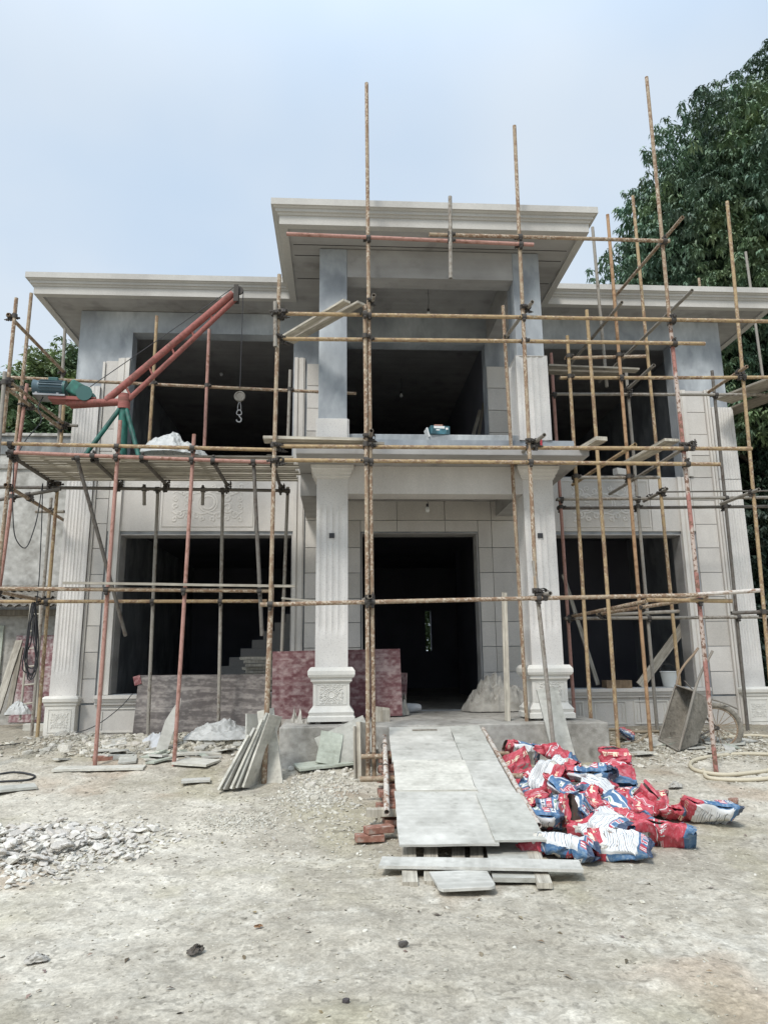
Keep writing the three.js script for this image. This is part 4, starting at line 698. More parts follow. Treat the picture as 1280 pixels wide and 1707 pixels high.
// slats and cross board at the foot of the ramp
{
  const sl = (label, a, b, w, d, m) => solo('plank', label, 'plank', plankBetween(V3(...a), V3(...b), w, d), m, null);
  const f = (px0, px1, py = 1478) => [[px0[0], px0[1] + .02, px0[2]], [px1[0], px1[1] + .035, px1[2]]];
  let q = f([0.464,-0.001,5.86], [0.562,0.026,4.725]); sl('short sawn slat under the ramp foot, leftmost', q[0], q[1], .105, .035, M.woodPale);
  q = f([0.615,0,5.849], [0.741,0.025,4.74]); sl('short sawn slat under the ramp foot, second from left', q[0], q[1], .105, .035, M.woodPale);
  q = f([0.878,0.002,5.34], [0.969,0.024,4.76]); sl('short slat end under the ramp foot, third from left', q[0], q[1], .10, .03, M.wood);
  q = f([1.017,0.002,5.352], [1.117,0.023,4.773]); sl('short slat end under the ramp foot, fourth from left', q[0], q[1], .10, .03, M.wood);
  q = f([1.195,0,5.827], [1.347,0.024,4.759]); sl('broad dusty board under the ramp foot right of the tongue-shaped plate', q[0], q[1], .32, .03, M.dustyB);
  q = f([1.354,-0.001,5.97], [1.554,0.025,4.745]); sl('short sawn slat under the ramp foot, rightmost', q[0], q[1], .10, .035, M.woodPale);
  const A = V3(0.286,0.07,5.494), B = V3(1.675,0.075,5.757);
  solo('board', 'long grey board lying crosswise in front of the ramp', 'board', plankBetween(A, B, .215, .02, V3(0, 1, .03), .004), M.dusty);
  const s = new THREE.Shape(); s.moveTo(-.2, .36); s.lineTo(.2, .36); s.lineTo(.19, .07); s.quadraticCurveTo(.185, .01, .13, .008); s.lineTo(-.16, .0); s.quadraticCurveTo(-.195, .03, -.185, .1); s.closePath();
  const g = new THREE.ExtrudeGeometry(s, { depth: .016, bevelEnabled: true, bevelSize: .003, bevelThickness: .003, bevelSegments: 1, curveSegments: 8 }); g.rotateX(-Math.PI / 2); const o = solo('board', 'tongue-shaped grey plate lying in front under the crosswise board', 'board', uvm(g), M.dusty); o.position.set(0.821,0.035,6.078); o.rotation.x = .015; o.rotation.y = .02;
}
// ------------------------------------------------------------------ tile-adhesive bags
const BAGW = 1024, BAGH = 768;
function bagTexture(kind) {   // 1: the blue field, 2: the red one
  const c = document.createElement('canvas'); c.width = BAGW; c.height = BAGH; const x = c.getContext('2d'), r = mulberry(kind * 97 + 5);
  const RED = '#b03a46', BLUE = '#44688c', NAVY = '#2a3850', WHITE = '#d6d6d4';
  x.fillStyle = BLUE; x.fillRect(0, 0, BAGW, BAGH);
  const glyph = (gx, gy, s, col) => { x.strokeStyle = col; x.lineWidth = s * .11; const n = 6; for (let i = 0; i < n; i++) { x.beginPath(); if (i % 2) { const yy = gy + s * (.12 + .76 * r()); x.moveTo(gx + s * .1, yy); x.lineTo(gx + s * .9, yy - s * .05); } else { const xx = gx + s * (.15 + .7 * r()); x.moveTo(xx, gy + s * .08); x.lineTo(xx - s * .1 * r(), gy + s * .92); } x.stroke(); } };
  // front: red top with pale characters, white curved line, blue field
  x.fillStyle = RED; x.fillRect(0, 0, BAGW, BAGH * .36);
  x.strokeStyle = WHITE; x.lineWidth = 16; x.beginPath(); x.moveTo(0, BAGH * .40); x.bezierCurveTo(150, BAGH * .30, 330, BAGH * .52, 512, BAGH * .36); x.stroke();
  for (let i = 0; i < 4; i++) glyph(90 + i * 88, 60, 76, '#ead9b8'); for (let i = 0; i < 5; i++) glyph(110 + i * 60, 165, 46, WHITE);
  x.fillStyle = WHITE; x.beginPath(); x.ellipse(250, 410, 150, 42, -.12, 0, 7); x.fill(); x.fillStyle = '#4d7a5e'; x.beginPath(); x.arc(160, 418, 26, 0, 7); x.fill(); x.fillStyle = '#7fa08a'; x.beginPath(); x.arc(230, 408, 20, 0, 7); x.fill();
  x.fillStyle = RED; x.fillRect(60, 490, 380, 96); x.font = 'bold 92px sans-serif'; x.lineWidth = 10; x.strokeStyle = WHITE; x.strokeText('TTB', 190, 572); x.fillStyle = RED; x.fillText('TTB', 190, 572);
  x.fillStyle = WHITE; x.fillRect(80, 500, 26, 78); x.fillRect(128, 500, 26, 78); x.fillRect(90, 604, 340, 60); for (let i = 0; i < 6; i++) glyph(100 + i * 55, 608, 48, NAVY);
  x.fillStyle = NAVY; x.fillRect(0, BAGH * .90, BAGW, BAGH * .1);
  // back: white panel ruled with lines of small print
  x.fillStyle = WHITE; x.fillRect(524, 190, 488, 430); x.fillStyle = '#b9b3a6'; x.beginPath(); x.ellipse(620, 215, 56, 70, .3, 0, 7); x.fill(); x.fillStyle = '#8f8f88'; for (let i = 0; i < 10; i++) x.fillRect(585 + r() * 90, 160 + r() * 110, 8 + r() * 16, 8 + r() * 14);
  x.fillStyle = '#5c646c'; for (let row = 0; row < 13; row++) { const y = 250 + row * 27, w = [330, 360, 240, 350, 372, 300, 180, 362, 350, 340, 260, 356, 200][row]; x.fillRect(585, y, w, row % 3 === 2 ? 8 : 4); }
  for (let i = 0; i < 4; i++) glyph(720 + i * 62, 60, 56, '#ead9b8');
  x.fillStyle = WHITE; x.beginPath(); x.moveTo(560, 600); x.bezierCurveTo(700, 680, 850, 560, 980, 640); x.lineTo(980, 600); x.closePath(); x.fill();
  x.font = 'bold 64px sans-serif'; x.fillStyle = RED; x.fillRect(600, 640, 130, 50); x.strokeStyle = WHITE; x.lineWidth = 8; x.strokeText('TTB', 745, 690); x.fillStyle = RED; x.fillText('TTB', 745, 690); x.fillStyle = WHITE; x.fillRect(620, 642, 16, 46); x.fillRect(655, 642, 16, 46);
  if (kind === 2) { x.fillStyle = RED; x.fillRect(0, 0, BAGW, BAGH); x.fillStyle = WHITE; x.fillRect(0, BAGH * .46, BAGW, 14); for (let i = 0; i < 14; i++) glyph(30 + i * 70, BAGH * .52, 58, WHITE); for (let i = 0; i < 4; i++) glyph(110 + i * 88, 70, 76, '#ead9b8'); x.fillStyle = WHITE; x.fillRect(640, 120, 200, 150); x.fillStyle = BLUE; x.fillRect(0, BAGH * .84, BAGW, BAGH * .16); }
  // cement dust
  for (let i = 0; i < 3000; i++) { x.fillStyle = `rgba(206,202,195,${.05 + r() * .15})`; const s = 3 + r() * 26; x.fillRect(r() * BAGW, r() * BAGH, s, s * (.3 + r())); }
  const t = new THREE.CanvasTexture(c); t.colorSpace = THREE.SRGBColorSpace; t.wrapS = THREE.RepeatWrapping; t.anisotropy = 8; return t;
}
const bagMat = std({ map: bagTexture(1), roughness: .55, side: THREE.DoubleSide }), bagRed = std({ map: bagTexture(2), roughness: .55, side: THREE.DoubleSide }), foil = std({ color: new THREE.Color(.21, .17, .145), roughness: .45, metalness: .25, side: THREE.DoubleSide });
// length along x (bottom at -x), width along z, thickness along y; u goes round with the front face up
function bagGeo(seed, fill, open, bend = 0, twist = 0, foldX = 9, foldA = 0) {
  const L = .60, W = .40, nu = 44, nv = 40, s = seed * 3.7;
  const f = (u, v, inset = 0) => {
    const a = u * Math.PI * 2, ca = Math.cos(a), sa = Math.sin(a), x = (v - .5) * L;
    const endT = open ? sstep(0, .16, v) * (v > .8 ? lerp(1, 1.25, sstep(.8, 1, v)) : 1) : sstep(0, .16, v) * sstep(1, .80, v);
    const flap = open ? 1 : 1 - .1 * sstep(.85, 1, v);
    const H = fill * (.10 + .90 * endT) * (.55 + .75 * fbm(v * 3 + s, u * 2 + s, 256, 3, seed)) + .008;
    let z = -W / 2 * Math.sign(ca) * Math.pow(Math.abs(ca), .55) * flap * (1 - .10 * endT * fill * 6), y = H * Math.sign(sa) * Math.pow(Math.abs(sa), .62);
    const q = [x * 5 + s, z * 6 + s, y * 5];
    const cr = 1 - Math.abs(2 * vn3(q[0] * 1.2, q[1] * 1.2, q[2], seed) - 1), c2 = 1 - Math.abs(2 * vn3(q[0] * 2.7 + 9, q[1] * 2.7, q[2] * 2, seed + 2) - 1), c3 = 1 - Math.abs(2 * vn3(q[0] * 6, q[1] * 6, q[2] * 3, seed + 4) - 1);
    const d = (Math.pow(cr, 1.6) - .45) * .085 + (Math.pow(c2, 1.5) - .42) * .052 + (c3 - .5) * .02;
    y += d * Math.sign(sa || 1) * (.35 + .65 * Math.abs(sa)); z += (c2 - .5) * .06; 
    let X = x + (cr - .5) * .08;
    y *= 1 - inset; z *= 1 - inset * .4;
    if (X > foldX) { const e = sstep(0, .06, X - foldX) * foldA, dx = X - foldX, yy = y; X = foldX + dx * Math.cos(e) - yy * Math.sin(e); y = dx * Math.sin(e) + yy * Math.cos(e); }
    const b = bend * (x * x * 2.2 + x * .6), tw = twist * x; y += b;
    return [X, y * Math.cos(tw) - z * Math.sin(tw), z * Math.cos(tw) + y * Math.sin(tw)];
  };
  const g = gridSurface(nu, nv, (u, v) => f(u, v)); const uv = g.attributes.uv;
  for (let i = 0; i < uv.count; i++) uv.setXY(i, uv.getX(i), .02 + .96 * uv.getY(i));
  const out = { skin: g }; if (open) out.inner = gridSurface(nu, 14, (u, v) => f(u, lerp(.42, .995, v), .05)); return out;
}
{
  const pile = 'empty adhesive bags heaped beside the ramp';
  const mk = (q) => [bagGeo(1 + q, .045, false, .1, .2, .12, .5), bagGeo(2 + q, .04, true, -.2, .6), bagGeo(3 + q, .065, false, -.3, -.5, .05, .9), bagGeo(4 + q, .045, true, .5, .3, .0, .6), bagGeo(5 + q, .07, false, .2, .4), bagGeo(6 + q, .035, true, -.6, -.8, -.05, 1.2), bagGeo(7 + q, .055, false, .6, .9, .1, -.7), bagGeo(8 + q, .08, true, .1, -.4)];
  const sets = [mk(0), mk(20)];
  let n = 0;
  // foot of the pile, rise, heading, roll, pitch, shape
  const bag = (label, p, rise, ry, rx, rz, v, s = 1, flip = false) => {
    const t = thing('adhesive_bag', label, 'bag', [p[0], p[1] + rise, p[2]], pile); const G = sets[n % 2][v]; part(t, 'skin', G.skin, /red bag|red-topped|pinkish|red scrap|red and white bag/.test(label) ? bagRed : bagMat); if (G.inner) part(t, 'lining', G.inner, foil);
    t.rotation.set(rx + (flip ? Math.PI : 0), ry, rz, 'YZX'); t.scale.set(s * .92, s * .70, s * .92); n++;
  };
  // heading: 0 = top of the bag to the right, PI/2 = top away from the camera, PI = top to the left
  bag('blue and white bag end poking up alone at the far left, beside the ramp tube', [1.952,0.282,2.143], .20, 2.2, .5, -.6, 5, .7);
  bag('dark blue bag propped up at the back left of the heap, red letters showing', [2.077,0.22,2.673], .24, 3.0, .9, .15, 7, .75);
  bag('bright red-topped bag at the back of the heap, white ruled panel to its right', [2.301,0.161,3.196], .34, 2.4, .25, .45, 2, 1.0, true);
  bag('pinkish red bag with a dark open mouth, left side of the heap against the ramp', [1.9,0.15,3.296], .12, 1.9, -.3, .3, 3, .8);
  bag('bag standing up with its white ruled side to the camera, middle left of the heap', [1.957,0.094,3.843], .28, -1.4, .9, .1, 0, .85, true);
  bag('bag folded double, narrow strip of ruled white print, behind the standing white one', [2.149,0.106,3.722], .30, -1.3, .8, .0, 6, .8, true);
  bag('red and white bag crumpled below the standing white one', [1.801,0.07,4.111], .13, -1.8, .5, -.15, 4, .8);
  bag('blue bag with white curved band lying across the top of the heap', [2.413,0.091,3.876], .30, 2.6, .25, -.15, 4, 1.0);
  bag('blue bag with a green round mark, middle of the heap', [2.082,0.065,4.168], .24, 2.0, .3, .1, 6, .85);
  bag('red-topped bag standing up at the top right of the heap', [2.802,0.121,3.571], .30, 1.5, .1, .9, 2, .85);
  bag('bag lying open on its side at the right, brown lining showing', [2.806,0.076,4.041], .10, -.5, .4, .05, 1, .95);
  bag('bag with red letters on blue in the centre of the heap', [2.082,0.044,4.452], .20, -.3, .4, .1, 0, .85);
  bag('red-ended blue bag at the left edge of the heap, lower half', [1.699,0.034,4.59], .12, 2.85, .35, -.06, 4, .85);
  bag('bag with torn silvery brown inside, centre left of the heap', [1.893,0.037,4.539], .15, -.5, 1.2, .15, 3, .75);
  bag('blue and white bag with a white ring mark, right of the heap centre', [2.373,0.039,4.51], .18, .3, .4, .05, 6, .85);
  bag('torn bag with pale foil folds in the middle of the heap', [2.159,0.031,4.628], .16, 1.0, 1.0, .3, 5, .75);
  bag('large bag lying flat at the front left, red top, broad white ruled panel', [1.733,0.005,5.237], .09, 2.45, .12, .08, 0, 1.08, true);
  bag('bag with ruled white side and blue foot at the front centre, behind the flat one', [2.098,0.012,5.017], .15, 2.0, -.35, .1, 4, .9, true);
  bag('bag with ruled panel and dark blue foot at the front right', [2.132,0.003,5.304], .10, 2.75, -.3, .05, 7, .85, true);
  bag('narrow folded bag wedged between the two front ruled bags', [2.296,0.02,4.841], .20, .5, .2, .2, 5, .7, true);
  bag('plain red bag end in the right half of the heap', [2.488,0.023,4.774], .12, 2.2, .3, .1, 2, .8);
  bag('long red bag lying at the right front, dark open end to the right', [2.564,0.01,5.058], .08, 2.8, .9, .03, 1, .95);
  bag('crumpled red and white bag between the heap and the separate bag', [2.926,0.051,4.344], .09, 3.0, .4, .08, 3, .75);
  bag('dark red scrap of bag behind the right front red bag', [2.703,0.047,4.397], .14, .8, .6, .15, 6, .65);
  bag('red, blue and white bag lying by itself to the right of the heap', [3.269,0.041,4.478], .10, 3.05, .55, .03, 4, .95);
  bag('flattened pale bag with ruled print in the upper middle of the heap', [2.384,0.063,4.192], .27, .9, .2, .2, 0, .8, true);
  bag('flattened pale bag sagging over the right shoulder of the heap', [2.607,0.056,4.282], .16, -.9, -.2, .15, 5, .85, true);
  bag('pale blue bag squeezed flat between the ramp and the white standing bag', [1.866,0.108,3.701], .12, 1.2, .3, .2, 6, .75);
  bag('blue bag lying apart near the wall, beside the hose', [3.844,0.379,1.22], .10, 1.2, .5, -.1, 7, .62);
}
// ------------------------------------------------------------------ wheelbarrow stood on its nose
{
  const O = V3(4.475,0.349,1.6), W = (x, y, z) => V3(x, y, z).sub(O);
  const t = thing('wheelbarrow', 'mud-caked steel wheelbarrow stood up on its nose, spoked wheel to the right', 'wheelbarrow', [O.x, O.y, O.z]);
  const wob = (g, k = .004) => { const p = g.attributes.position; for (let i = 0; i < p.count; i++) { const n = (vn3(p.getX(i) * 8, p.getY(i) * 8, p.getZ(i) * 8 + 30, 3) - .5) * k * 2; p.setXYZ(i, p.getX(i) + n, p.getY(i), p.getZ(i) + n); } g.computeVertexNormals(); return g; };
  // mouth of the tray (towards the left): far top, near top, near bottom, far bottom; then its floor (towards the wheel)
  const rim = [W(4.549,1.125,1.35), W(4.553,1.066,1.85), W(4.257,0.336,1.9), W(4.226,0.422,1.4)];
  const floor = [W(4.753,1.059,1.35), W(4.849,0.95,1.72), W(4.597,0.398,1.72), W(4.527,0.471,1.4)];
  const quad = (a, b, c, d, n = 10) => gridSurface(n, n, (u, v) => { const p = a.clone().lerp(b, u).lerp(d.clone().lerp(c, u), v); return [p.x, p.y, p.z]; });
  const skin = [quad(floor[0], floor[1], floor[2], floor[3]), quad(rim[0], rim[1], floor[1], floor[0]), quad(rim[1], rim[2], floor[2], floor[1]), quad(rim[2], rim[3], floor[3], floor[2]), quad(rim[3], rim[0], floor[0], floor[3])].map((g) => uvm(g));
  part(t, 'tray', wob(merge(skin), .006), std({ map: rep(T.rough, .6), color: new THREE.Color(.66, .63, .58), side: THREE.DoubleSide, roughness: .85, bumpMap: rep(T.fine, .2), bumpScale: .006 }));
  part(t, 'tray_lip', cable(rim.map((p) => [p.x, p.y, p.z]).flatMap((p, i, a) => [p, p.map((c, k) => c * .97 + a[(i + 1) % 4][k] * .03), p.map((c, k) => c * .03 + a[(i + 1) % 4][k] * .97)]), .012, 90, 8, true), MT.grey);
  const tubeP = (pts, r = .016) => cable(pts.map((p) => [p.x, p.y, p.z]), r, 30, 9);
  part(t, 'handle', tubeP([W(4.549,1.093,1.36), W(4.619,1.284,1.36), W(4.716,1.411,1.36), W(4.848,1.539,1.36), W(4.916,1.62,1.36)]), MT.tan);
  part(t, 'handle', tubeP([W(4.258,0.351,1.9), W(4.426,0.749,1.88), W(4.556,1.066,1.86), W(4.648,1.262,1.86), W(4.764,1.443,1.86), W(4.851,1.573,1.86)], .017), MT.grey);
  part(t, 'leg', tubeP([W(4.656,1.181,1.4), W(4.758,1.025,1.5), W(4.914,0.938,1.5)], .009), MT.dark); part(t, 'leg', tubeP([W(4.849,0.95,1.72), W(5.017,0.901,1.7), W(5.251,0.815,1.6)], .010), MT.grey);
  const w = sub(t, 'wheel'); w.position.copy(W(4.937,0.583,1.6)); w.rotation.y = -.34;
  const R = .315, ty = new THREE.TorusGeometry(R - .03, .032, 12, 64), p = ty.attributes.position; for (let i = 0; i < p.count; i++) { const x = p.getX(i), y = p.getY(i), z = p.getZ(i), r = Math.hypot(x, y), a = Math.atan2(y, x); if (r > R - .02) { const k = 1 + .03 * (Math.sin(a * 34) > 0 ? 1 : -.2); p.setXYZ(i, x * k, y * k, z); } } ty.computeVertexNormals();
  part(w, 'tyre', uvm(ty), std({ map: rep(T.rough, .3), color: new THREE.Color(.62, .59, .54) }));
  part(w, 'rim', uvm(new THREE.TorusGeometry(R - .066, .012, 8, 48)), MT.tan);
  const hb = new THREE.CylinderGeometry(.026, .026, .14, 14); hb.rotateX(Math.PI / 2); part(w, 'hub', uvm(hb), M.iron);
  for (let i = 0; i < 18; i++) { const a = i / 18 * 6.283, s = i % 2 ? 1 : -1; part(w, i ? `spoke_${String(i).padStart(3, '0')}` : 'spoke', rod(V3(Math.cos(a + .25 * s) * .024, Math.sin(a + .25 * s) * .024, .05 * s), V3(Math.cos(a) * (R - .07), Math.sin(a) * (R - .07), 0), .0042, 5), MT.tan); }
  part(t, 'axle_frame', [tubeP([W(4.687,0.838,1.6), W(4.86,0.679,1.55), W(4.969,0.577,1.54)], .012), tubeP([W(4.534,0.43,1.66), W(4.745,0.523,1.66), W(4.906,0.589,1.66)], .012)], MT.dark);
}
// hose, cables, small things
{
  const gp = (list, lift = .02) => list.map(([x, y, z, l]) => [x, groundH(x, z) + lift + (l || 0), z]);
  solo('hose', 'pale yellow hose lying in loose loops around the foot of the red and white upright', 'hose', cable(gp([[5.407,0.278,2.171], [4.893,0.283,2.134], [4.329,0.268,2.265], [4.115,0.244,2.465], [4.032,0.21,2.766], [4.199,0.186,2.972], [4.664,0.193,2.91], [5.091,0.209,2.77], [5.117,0.189,2.944], [4.721,0.169,3.128], [4.242,0.167,3.137], [4.043,0.182,3.007], [4.112,0.209,2.773]]), .022, 160, 8), M.hose);
  solo('hose', 'pale hose end lying behind the loops at the right edge of the picture', 'hose', cable(gp([[6.06,0.372,1.29], [5.685,0.386,1.138], [5.315,0.382,1.186], [5.051,0.373,1.283]]), .02, 40, 8), M.hose);
  solo('hose', 'brownish hose curling around the blue bag near the wall', 'hose', cable(gp([[4.497,0.414,0.817], [4.178,0.416,0.788], [3.955,0.438,0.467], [3.658,0.412,0.831], [3.596,0.363,1.388], [3.926,0.367,1.341], [4.324,0.408,0.891]]), .02, 80, 8), std({ color: new THREE.Color(.32, .26, .18), roughness: .7 }));
  solo('cable', 'black cable loop lying on the dirt at the left edge of the picture', 'cable', cable(gp([[-3.981,0.244,2.47], [-3.736,0.264,2.297], [-3.434,0.25,2.415], [-3.419,0.229,2.602], [-3.693,0.22,2.671], [-3.908,0.212,2.744]], .012), .011, 60, 7), M.cord);
  solo('cable', 'thin cable running from the left pedestal over the dirt to the leaning board', 'cable', cable([[-4.54,0.451,1.2], ...gp([[-4.224,0.409,0.876], [-3.989,0.459,0.048]], .01), [-3.185,0.719,1.1], [-3.023,0.897,0.8], [-2.983,1.068,0.35]], .006, 60, 5), M.cord);
  solo('cable', 'slack black cable hanging in a deep loop under the left end of the deck', 'cable', cable([[-4.291,4.099,1.8], [-4.245,3.454,1.8], [-4.208,3.077,1.7], [-4.136,2.983,1.6], [-4.08,3.273,1.5], [-4.151,3.959,1.2]], .007, 60, 6), M.cord);
  solo('cable', 'straight dark cable dropping from the deck to the coil at the left', 'cable', cable([[-4.236,4.009,1], [-4.19,3.196,1], [-4.174,2.36,1], [-4.24,2.034,1]], .007, 40, 6), M.cord);
  const coil = thing('cable_coil', 'black cable coiled and hung from a tube left of the fluted pilaster', 'cable');
  for (let i = 0; i < 6; i++) { const k = i * .006; part(coil, 'cable_loop', cable([[-4.224,2.331,0.95], [-4.247,1.874,0.95], [-4.266,1.553,0.95], [-4.188,1.394,0.95], [-4.12,1.52,0.95], [-4.174,1.955,0.95]].map((p, q) => [p[0] + rr(-.03, .03), p[1] - (q > 0 && q < 5 ? rr(-.05, .14) : 0), p[2] + k + rr(-.02, .02)]), .008, 60, 6, true), M.cord); }
  const bulb = (label, p, drop, cat) => { const t = thing('light_bulb', label, 'light bulb', p); part(t, 'wire', cable([[0, 0, 0], [.01, -drop * .5, 0], [0, -drop, 0]], .004, 12, 5), M.cord); const h = new THREE.CylinderGeometry(.018, .02, .05, 12); h.translate(0, -drop - .02, 0); part(t, 'holder', uvm(h), M.black); const b = new THREE.LatheGeometry([[0, -.12], [.02, -.115], [.032, -.095], [.034, -.075], [.022, -.045], [.016, -.03]].map((q) => new THREE.Vector2(...q)), 16); b.translate(0, -drop - .01, 0); part(t, 'bulb', uvm(b), M.white); };
  bulb('bare bulb on a short wire under the porch ceiling', [1.301,3.853,0.6], .04); bulb('bare bulb hanging from the balcony ceiling', [1.35, 7.215, .9], .34);
  bulb('bare bulb hanging deep inside the left upper window', [-2.438,7.525,-2.6], .22); bulb('bare bulb hanging deep inside the middle upper opening', [1.215,7.187,-2.6], .3);
  // box and can on the balcony
  const bt = thing('carton', 'blue-green printed carton with a white label on the balcony kerb', 'box', [1.329,4.495,1.8]); bt.rotation.y = .12;
  part(bt, 'body', uvm(new RoundedBoxGeometry(.27, .12, .2, 2, .006).translate(0, .065, 0)), std({ map: rep(T.trowel, .4), color: new THREE.Color(.10, .30, .36), roughness: .6 })); part(bt, 'label', bx(-.09, .06, .085, .118, .1005, .103), M.white); part(bt, 'stamp', bx(.075, .108, .07, .1, .1005, .103), M.white); part(bt, 'print', bx(-.06, -.01, .055, .072, .1005, .1025), M.white);
  const fl = bx(-.13, .135, .124, .128, -.02, .08); part(bt, 'lid', fl, std({ color: new THREE.Color(.34, .42, .46), roughness: .6 })); const flap = bx(-.15, -.135, .0, .13, -.06, .1); flap.rotateZ(.25); flap.translate(-.015, 0, 0); part(bt, 'flap', flap, M.white);
  solo('brick', 'pale pink brick lying on top of the blue-green carton', 'brick', new RoundedBoxGeometry(.12, .06, .1, 2, .004), std({ map: rep(T.brick, .3), color: new THREE.Color(1.2, 1.05, 1) })).position.set(1.327,4.631,1.78);
  const can = new THREE.LatheGeometry([[0, 0], [.036, 0], [.038, .004], [.038, .085], [.034, .092], [.03, .094], [0, .094]].map((q) => new THREE.Vector2(...q)), 24); solo('can', 'small red can standing at the foot of the clad balcony column', 'can', uvm(can), M.red).position.set(2.633,4.269,2.12);
  // right lower window: bucket, tray, slanting boards
  const bk = thing('bucket', 'pale plastic bucket standing on the right lower window sill', 'bucket', [5.161,1.032,-0.12]); const bl = new THREE.LatheGeometry([[0, 0], [.10, 0], [.105, .01], [.135, .23], [.145, .235], [.145, .25], [.13, .25], [.1, .02], [0, .02]].map((q) => new THREE.Vector2(...q)), 28); part(bk, 'body', uvm(bl), std({ color: new THREE.Color(.58, .60, .58), roughness: .5 })); const hd = new THREE.TorusGeometry(.14, .004, 6, 24, Math.PI); hd.rotateX(-.5); hd.translate(0, .24, 0); part(bk, 'handle', uvm(hd), M.iron);
  const tr = thing('tool_tray', 'shallow brown tray standing on the right lower window sill', 'tray', [4.303,1.034,-0.12]); part(tr, 'body', [bx(-.2, .2, 0, .015, -.11, .11), bx(-.2, .2, .015, .12, .095, .11), bx(-.2, .2, .015, .12, -.11, -.095), bx(-.2, -.185, .015, .12, -.095, .095), bx(.185, .2, .015, .12, -.095, .095)], std({ map: rep(T.wood, .3, 1), color: new THREE.Color(.62, .48, .36) }));
  plank('grey plank slanting across the right lower window from sill to jamb', [4.688,1.064,-0.16], [5.668,2.087,-0.36], .14, .025, M.wood, V3(0, 0, 1));
  plank('narrow batten slanting inside the right lower window, left half', [4.029,1.08,-0.2], [3.679,2.86,-0.5], .06, .03, M.wood, V3(0, 0, 1));
  const sw = solo('stone_piece', 'pale squared stone piece on the right upper window sill', 'stone', board(.2, .11, .12, .01), M.stoneC); sw.position.set(4.616,4.523,-0.1); sw.rotation.y = .4;
  plank('dark stick leaning on the right inner wall of the middle upper opening', [2.411,5.369,-0.8], [2.574,6.052,-1], .05, .03, M.woodDark, V3(0, 0, 1)); plank('two-by-four leaning in the shade of the middle upper opening', [2.334,5.401,-0.9], [2.524,5.95,-1.1], .06, .03, M.wood, V3(0, 0, 1));
  // stacked boards inside the left lower window
  const bs = thing('board_stack', 'stack of timber lying inside the left lower window at its right end', 'board stack', [-1.28, .74, -.75]); for (let i = 0; i < 16; i++) { const m = part(bs, i ? `timber_${String(i).padStart(3, '0')}` : 'timber', roughBoard(.5, .045, .6, .003, 3, 2, .004), i % 3 ? M.wood : M.woodPale); m.position.set(rr(-.06, .06), .03 + i * .052, rr(-.05, .05)); m.rotation.y = rr(-.12, .12); }
}

